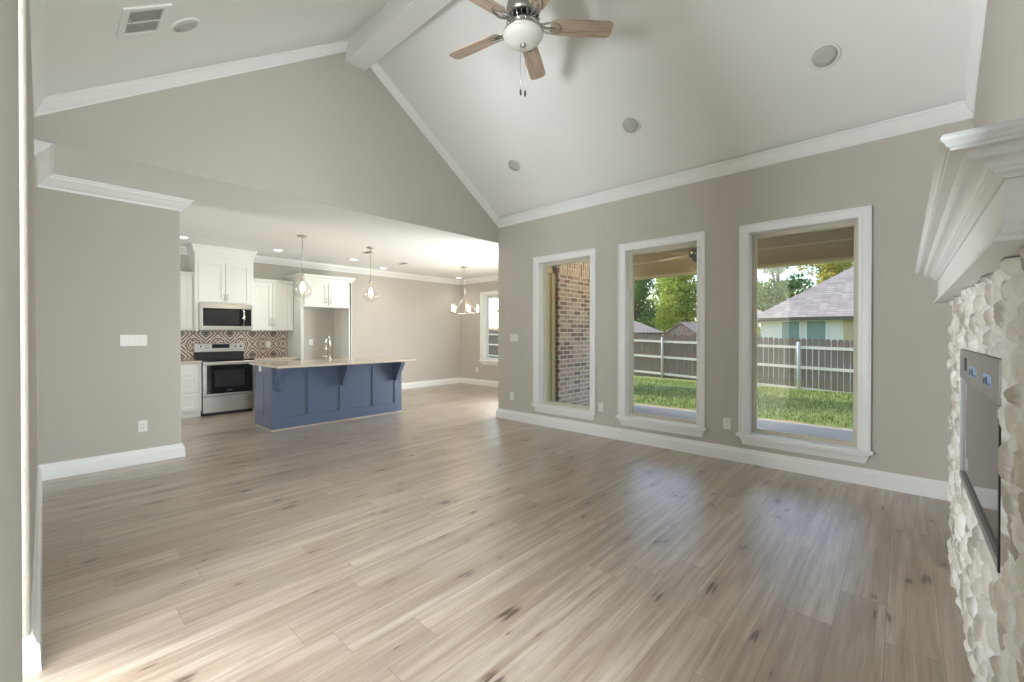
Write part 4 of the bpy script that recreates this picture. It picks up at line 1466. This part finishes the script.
# ------------------------------------------------------------------ outside: patio, brick wall, yard
struct(MB().box(-4.0, 3.0, YW + TW, 8.30, -0.25, -0.10).build('floor_patio', M['concrete'], local=True), 'grey concrete patio slab under the windows', 'patio')
struct(MB().box(-9.5, 3.0, YW + TW + 0.0005, 8.0, 2.86, 2.95).build('ceiling_patio', M['soffit']), 'tan patio ceiling', 'ceiling')
pb = thing('patio_beam', 'tan boxed beam along the edge of the patio roof', 'beam', (-0.5, 8.0, 2.42))
MB().box(-4.0, 3.0, 7.93, 8.09, 2.45, 2.86).build('beam_box', M['soffit'], pb)
MB().box(-4.0, 3.0, 7.905, 8.115, 2.42, 2.46).build('beam_cap', M['soffit_light'], pb, bev=0.004)
MB().box(-4.0, 3.0, 7.912, 7.93, 2.70, 2.725).build('beam_bead', M['soffit_light'], pb)
struct(MB().box(-9.5, 3.0, 8.0, 8.55, 2.88, 2.98).build('roof_patio', M['soffit_light']), 'cream fascia of the patio roof', 'roof')
# roof over the whole house so that no sun falls in from above
rf = MB()
rf.prism([(-3.4, 3.5), (8.5, 2.98), (8.5, 3.06), (2.6, 5.25), (-3.4, 3.6)], lambda u, v, t: (t, u, v), XG - 0.2, 3.0)
struct(MB().prism([(8.55, 2.98), (RY, 5.25), (-3.4, 2.98), (-3.4, 2.90), (RY, 5.12), (8.55, 2.90)], lambda u, v, t: (t, u, v), -9.6, 3.0).build('roof_house', M['shingle'], local=True), 'shingle roof over the house', 'roof')

bw_ = MB().box(-4.12, -4.0, 5.585, 8.0, -0.15, 2.86)
struct(bw_.build('wall_brick', M['brick'], local=True), 'pink tan brick wall beyond the window nearest the dining area', 'wall')
struct(MB().box(-4.119, -3.998, 5.555, 5.585, -0.15, 2.40).build('trim_brick_edge', M['brick_red'], local=True), 'dark red brick edge beside the patio door', 'brick edge')
dt = MB().box(-4.14, -4.05, 5.20, 5.27, -0.1, 2.38).box(-4.14, -4.05, 5.47, 5.555, -0.1, 2.38).box(-4.14, -4.05, 5.20, 5.555, 2.30, 2.38).box(-4.14, -4.09, 5.27, 5.47, -0.1, 2.30)
struct(dt.build('trim_patio_door', M['soffit_light'], local=True), 'beige trim of the patio door beside the brick wall', 'door trim')

# recessed patio light, out of sight above the windows
pl = thing('patio_light', 'recessed light in the patio ceiling near the brick wall', 'ceiling light', (-3.1, 6.1, 2.86))
MB().lathe([(0.09, 2.86), (0.09, 2.852), (0.07, 2.850), (0.07, 2.86)], (-3.1, 6.1, 0), 24).build('trim_ring', M['plastic'], pl)
MB().lathe([(0.07, 2.855), (0.001, 2.852)], (-3.1, 6.1, 0), 20).build('lens', M['can_glow'], pl)
lamp('patio_glow', 'POINT', (-3.1, 6.1, 2.74), 16, (1.0, 0.86, 0.58), shadow_soft_size=0.08)

# patio ceiling fan
pf = thing('patio_fan', 'dark hubbed outdoor fan with pale blades under the patio ceiling', 'ceiling fan', (-2.25, 6.62, 2.86))
MB().lathe([(0.06, 2.86), (0.06, 2.83), (0.015, 2.81), (0.015, 2.62), (0.08, 2.60), (0.11, 2.57), (0.11, 2.50), (0.07, 2.47), (0.05, 2.43), (0.001, 2.41)], (-2.25, 6.62, 0), 24).build('motor', M['dark_metal'], pf)
for k in range(5):
    a = math.radians(20 + 72 * k)
    ca, sa = math.cos(a), math.sin(a)
    m = MB()
    P = lambda r, w, h: (-2.25 + r * ca - w * sa, 6.62 + r * sa + w * ca, 2.53 - w * 0.2 + h)
    ol = [(0.12, -0.03), (0.2, -0.055), (0.62, -0.065), (0.65, -0.04), (0.65, 0.04), (0.62, 0.065), (0.2, 0.055), (0.12, 0.03)]
    n = len(ol)
    m.add([P(r, w, 0.004) for r, w in ol] + [P(r, w, -0.004) for r, w in ol], [tuple(range(n)), tuple(reversed(range(n, 2 * n)))] + [(i, (i + 1) % n, n + (i + 1) % n, n + i) for i in range(n)])
    m.build('blade', M['patio_fan'], pf)

# yard
lw = MB()
ys = [5.1, 8.45, 12.0, 16.5, 26.0, 70.0]
zs = [-0.22, -0.15, -0.26, -0.42, -0.9, -1.0]
for (ya, za), (yb, zb) in zip(list(zip(ys, zs))[:-1], list(zip(ys, zs))[1:]):
    lw.add([(-60, ya, za), (40, ya, za), (40, yb, zb), (-60, yb, zb)], [(0, 1, 2, 3)])
struct(lw.build('ground_lawn', M['lawn'], local=True), 'green lawn between patio and fence', 'lawn')


def ground(y):
    return float(np.interp(y, ys, zs))


m = MB()
N = 13000
gx, gy = rng.uniform(-8.5, 0.8, N), 8.80 + 7.10 * rng.uniform(0, 1, N) ** 1.1
for x, y in zip(gx, gy):
    a = rng.uniform(0, PI)
    w, h = 0.012, rng.uniform(0.03, 0.075)
    dx, dy = math.cos(a) * w, math.sin(a) * w
    lx, ly = rng.normal(0, 0.02), rng.normal(0, 0.02)
    z = ground(y)
    m.add([(x - dx, y - dy, z), (x + dx, y + dy, z), (x + lx, y + ly, z + h)], [(0, 1, 2)])
gr = m.build('grass', M['blade'], local=True)
tag(gr, 'short green grass blades covering the yard', 'grass', kind='stuff')
m = MB()
px_ = np.linspace(-9, 3, 60)
e0 = [8.30 for x in px_]
e1 = [8.66 + 0.07 * math.sin(x * 3.1) + 0.04 * math.sin(x * 7.7) for x in px_]
vs = []
for x, a, b in zip(px_, e0, e1):
    vs += [(x, a, -0.135), (x, a * 0.8 + b * 0.2, -0.106), (x, b, -0.15)]
fs_ = []
for i in range(len(px_) - 1):
    for j in range(2):
        fs_.append((i * 3 + j, (i + 1) * 3 + j, (i + 1) * 3 + j + 1, i * 3 + j + 1))
m.add(vs, fs_, True)
tag(m.build('soil_edge', M['soil'], local=True), 'strip of bare brown soil along the patio edge', 'soil', kind='stuff')

# fence
YF = 16.5
fn = thing('wood_fence', 'weathered picket privacy fence across the back of the yard', 'fence', (-4, 16.83, ground(17)))


def fyz(x):
    """the fence runs slightly away to the left while the ground rises"""
    return YF - 0.164 * (x + 2), -0.50 - 0.0236 * (x + 2)


m = MB()
x = -24.0
while x < 4.0:
    w = 0.138
    yb, zb = fyz(x + w / 2)
    zl = min(zb - 0.12, ground(yb) - 0.08)
    top = zb + 1.69 + random.uniform(-0.015, 0.015)
    pr = [(x, zl), (x + w, zl), (x + w, top - 0.05), (x + w - 0.035, top), (x + 0.035, top), (x, top - 0.05)]
    t_ = yb + 0.07 + random.uniform(-0.006, 0.006)
    m.prism(pr, lambda u, v, t: (u, t, v), t_, t_ + 0.016)
    x += w + random.uniform(0.014, 0.026)
m.build('picket_panel', M['fence'], fn)
for dz in (1.40, 0.76, 0.07):
    (ya, za), (yb, zb) = fyz(-24), fyz(4)
    r_ = lambda xx, yy, zz: [(xx, yy, zz + dz - 0.045), (xx, yy + 0.045, zz + dz - 0.045), (xx, yy + 0.045, zz + dz + 0.045), (xx, yy, zz + dz + 0.045)]
    MB().loft([r_(-24, ya, za), r_(4, yb, zb)], True, True, False).build('rail', M['fence_rail'], fn)
for xp_ in (-22.1, -19.6, -17.15, -14.7, -12.2, -9.72, -7.24, -4.85, -2.46, -0.05, 2.35):
    yb, zb = fyz(xp_)
    MB().lathe([(0.045, min(zb - 0.12, ground(yb) - 0.08)), (0.045, zb + 1.55), (0.03, zb + 1.57), (0.002, zb + 1.58)], (xp_, yb - 0.05, 0), 14).build('post', M['galv'], fn)


# neighbour house seen through the right window
def hip_house(name, x0, x1, y0, y1, zg, ze, pitch, wall_m, roof_m, label, ov=0.4, gut=True, group=None):
    t = thing(name, label, 'house', ((x0 + x1) / 2, (y0 + y1) / 2, zg), group)
    MB().box(x0 + ov, x1 - ov, y0 + ov, y1 - ov, zg, ze + 0.02).build('wall', wall_m, t)
    h = min(x1 - x0, y1 - y0) / 2
    if x1 - x0 >= y1 - y0:
        r0, r1 = (x0 + h, (y0 + y1) / 2, ze + h * pitch), (x1 - h, (y0 + y1) / 2, ze + h * pitch)
    else:
        r0, r1 = ((x0 + x1) / 2, y0 + h, ze + h * pitch), ((x0 + x1) / 2, y1 - h, ze + h * pitch)
    m = MB()
    A, B, C_, D_ = (x0, y0, ze), (x1, y0, ze), (x1, y1, ze), (x0, y1, ze)
    if x1 - x0 >= y1 - y0:
        m.add([A, B, C_, D_, r0, r1], [(0, 1, 5, 4), (2, 3, 4, 5), (3, 0, 4), (1, 2, 5), (3, 2, 1, 0)])
    else:
        m.add([A, B, C_, D_, r0, r1], [(0, 1, 4), (1, 2, 5, 4), (2, 3, 5), (3, 0, 4, 5), (3, 2, 1, 0)])
    m.build('roof', roof_m, t)
    if gut:
        m = MB()
        m.box(x0 - 0.06, x1 + 0.06, y0 - 0.08, y0 + 0.02, ze - 0.14, ze + 0.02).box(x0 - 0.08, x0 + 0.02, y0, y1, ze - 0.14, ze + 0.02).box(x1 - 0.02, x1 + 0.08, y0, y1, ze - 0.14, ze + 0.02)
        m.build('gutter', M['gutter'], t)
    return t


nh = hip_house('neighbour_house', -5.6, 7.0, 24.0, 36.0, ground(25), 2.10, 0.70, M['white_brick'], M['shingle'], 'white brick house with a grey hip roof behind the fence')
for xa, xb in ((-4.35, -3.55), (-3.35, -2.55)):
    w_ = MB()
    frame_bars(w_, lambda a, d, z: (a, 24.4 - d, z), xa, xb, 0.7, 1.98, 0.05, 0.0, 0.05)
    wf = w_.build('window', M['vinyl_white'], nh)
    MB().box(xa + 0.04, xb - 0.04, 24.375, 24.395, 0.74, 1.94).build('pane', M['far_window'], wf)
MB().box(-1.95, -1.45, 24.33, 24.40, 0.0, 1.97).build('shutter', M['soffit'], nh)

hip_house('distant_house', -28.0, -16.5, 34.0, 40.2, -1.0, 1.43, 0.55, M['brick_far'], M['shingle_pink'], 'distant brick house with a pale hip roof, left in the middle window', group=None)
dh = thing('distant_house', 'distant brick house with a small front gable, right in the middle window', 'house', (-11.5, 46, -1.0))
MB().box(-15.9, -6, 42, 50, -1.0, 1.40).build('wall', M['brick_far'], dh)
m = MB()
m.add([(-16.1, 41.6, 1.40), (-5.6, 41.6, 1.40), (-5.6, 50.4, 1.40), (-16.1, 50.4, 1.40), (-11.7, 46, 3.6), (-10.0, 46, 3.6)], [(0, 1, 5, 4), (2, 3, 4, 5), (3, 0, 4), (1, 2, 5), (3, 2, 1, 0)])
m.build('roof', M['shingle_pink'], dh)
m = MB().prism([(-16.5, 1.30), (-13.9, 1.30), (-13.9, 1.36), (-15.2, 2.32), (-16.5, 1.36)], lambda u, v, t: (u, t, v), 40.6, 44)
m.box(-16.4, -14.0, 40.6, 42, -1, 1.32)
m.build('front_gable', M['brick_far'], dh)
m = MB()
for sgn in (-1, 1):
    m.prism([(-15.2, 2.36), (-15.2, 2.46), (-15.2 + sgn * 1.5, 1.36), (-15.2 + sgn * 1.5, 1.26)], lambda u, v, t: (u, t, v), 40.4, 45)
m.build('gable_roof', M['shingle_pink'], dh)


# trees
rng = np.random.default_rng(23)

def crown_mesh(name, mat, n, blobs, leaf):
    vs = np.zeros((n, 4, 3))
    ws = np.array([b[3] ** 2 for b in blobs])
    pick = rng.choice(len(blobs), n, p=ws / ws.sum())
    for i in range(n):
        bx, by, bz, br = blobs[pick[i]]
        d = rng.normal(size=3)
        d /= np.linalg.norm(d)
        r = br * (0.55 + 0.45 * rng.uniform() ** 0.6)
        c = np.array([bx, by, bz]) + d * r * np.array([1, 1, 0.85])
        nr = d + rng.normal(size=3) * 0.6
        nr /= np.linalg.norm(nr)
        a = np.cross(nr, rng.normal(size=3))
        a /= np.linalg.norm(a)
        b = np.cross(nr, a)
        s_ = leaf * rng.uniform(0.6, 1.3)
        vs[i] = [c - a * s_, c + b * s_ * 0.6, c + a * s_, c - b * s_ * 0.6]
    me = bpy.data.meshes.new(name)
    me.from_pydata(vs.reshape(-1, 3).tolist(), [], [(4 * i, 4 * i + 1, 4 * i + 2, 4 * i + 3) for i in range(n)])
    me.materials.append(mat)
    return me


def tree(name, x, y, h, r, mat, label, group=None, n=5200, leaf=0.17):
    zg = ground(y)
    t = thing(name, label, 'tree', (x, y, zg), group)
    blobs = []
    for k in range(22):
        a = rng.uniform(0, 2 * PI)
        zz = h * rng.uniform(0.20, 0.88)
        rr = r * rng.uniform(0.15, 0.75) * (1.15 - zz / h * 0.6)
        blobs.append((rr * math.cos(a), rr * math.sin(a), zz, r * rng.uniform(0.28, 0.48)))
    me = crown_mesh('foliage', mat, n, blobs, leaf)
    o = bpy.data.objects.new('foliage', me)
    COL.objects.link(o)
    o.parent = t
    m = MB().tube([(0, 0, -0.1), (0.1, 0, h * 0.3), (-0.05, 0.1, h * 0.6), (0, 0, h * 0.8)], [r * 0.07, r * 0.055, r * 0.035, r * 0.015], 10)
    for b in blobs[:7]:
        m.tube([(0, 0, h * 0.33), (b[0] * 0.5, b[1] * 0.5, b[2] * 0.75), (b[0], b[1], b[2])], [r * 0.03, r * 0.02, r * 0.008], 6)
    m.build('trunk', M['bark'], t, local=True)


G1 = 'trees beyond the fence'
tree('broadleaf_tree', -32.0, 56, 13.5, 4.4, M['leaf_deep'], 'dark green tree behind the distant hip roof, leftmost in the middle window', G1, 7500, 0.20)
tree('broadleaf_tree', -22.4, 46, 11.3, 3.2, M['leaf_deep'], 'dark green tree behind the right slope of the distant hip roof', G1, 7500, 0.19)
tree('broadleaf_tree', -20.4, 56, 13.5, 4.2, M['leaf_mid'], 'yellow green tree behind the gap between the two distant houses', G1, 7500, 0.20)
tree('broadleaf_tree', -28.4, 71, 16.5, 4.8, M['leaf_mid'], 'yellow green tree farthest back behind the distant houses', G1, 7000, 0.24)
tree('broadleaf_tree', -17.9, 67, 15.5, 4.2, M['leaf_mid'], 'yellow green tree at the right edge of the middle window', G1, 7000, 0.20)
tree('broadleaf_tree', -10.2, 56, 13.5, 4.2, M['leaf_deep'], 'green tree at the left edge of the right window', G1, 7500, 0.19)
tree('broadleaf_tree', -6.9, 67, 17.0, 4.6, M['leaf_gold'], 'golden green tree behind the left slope of the neighbour roof', G1, 7500, 0.19)
tree('broadleaf_tree', -1.0, 58, 15.5, 4.2, M['leaf_mid'], 'pale green tree above the neighbour roof', G1, 7000, 0.20)
tree('shade_tree', -9.3, 12.4, 11.5, 2.4, M['leaf_mid'], 'tall tree left of the yard that shades the lawn', None, 5200, 0.17)
tree('small_tree', -7.35, 27.2, 8.5, 1.6, M['leaf_mid'], 'small tree beside the neighbour house that shades its roof', None, 3000, 0.12)
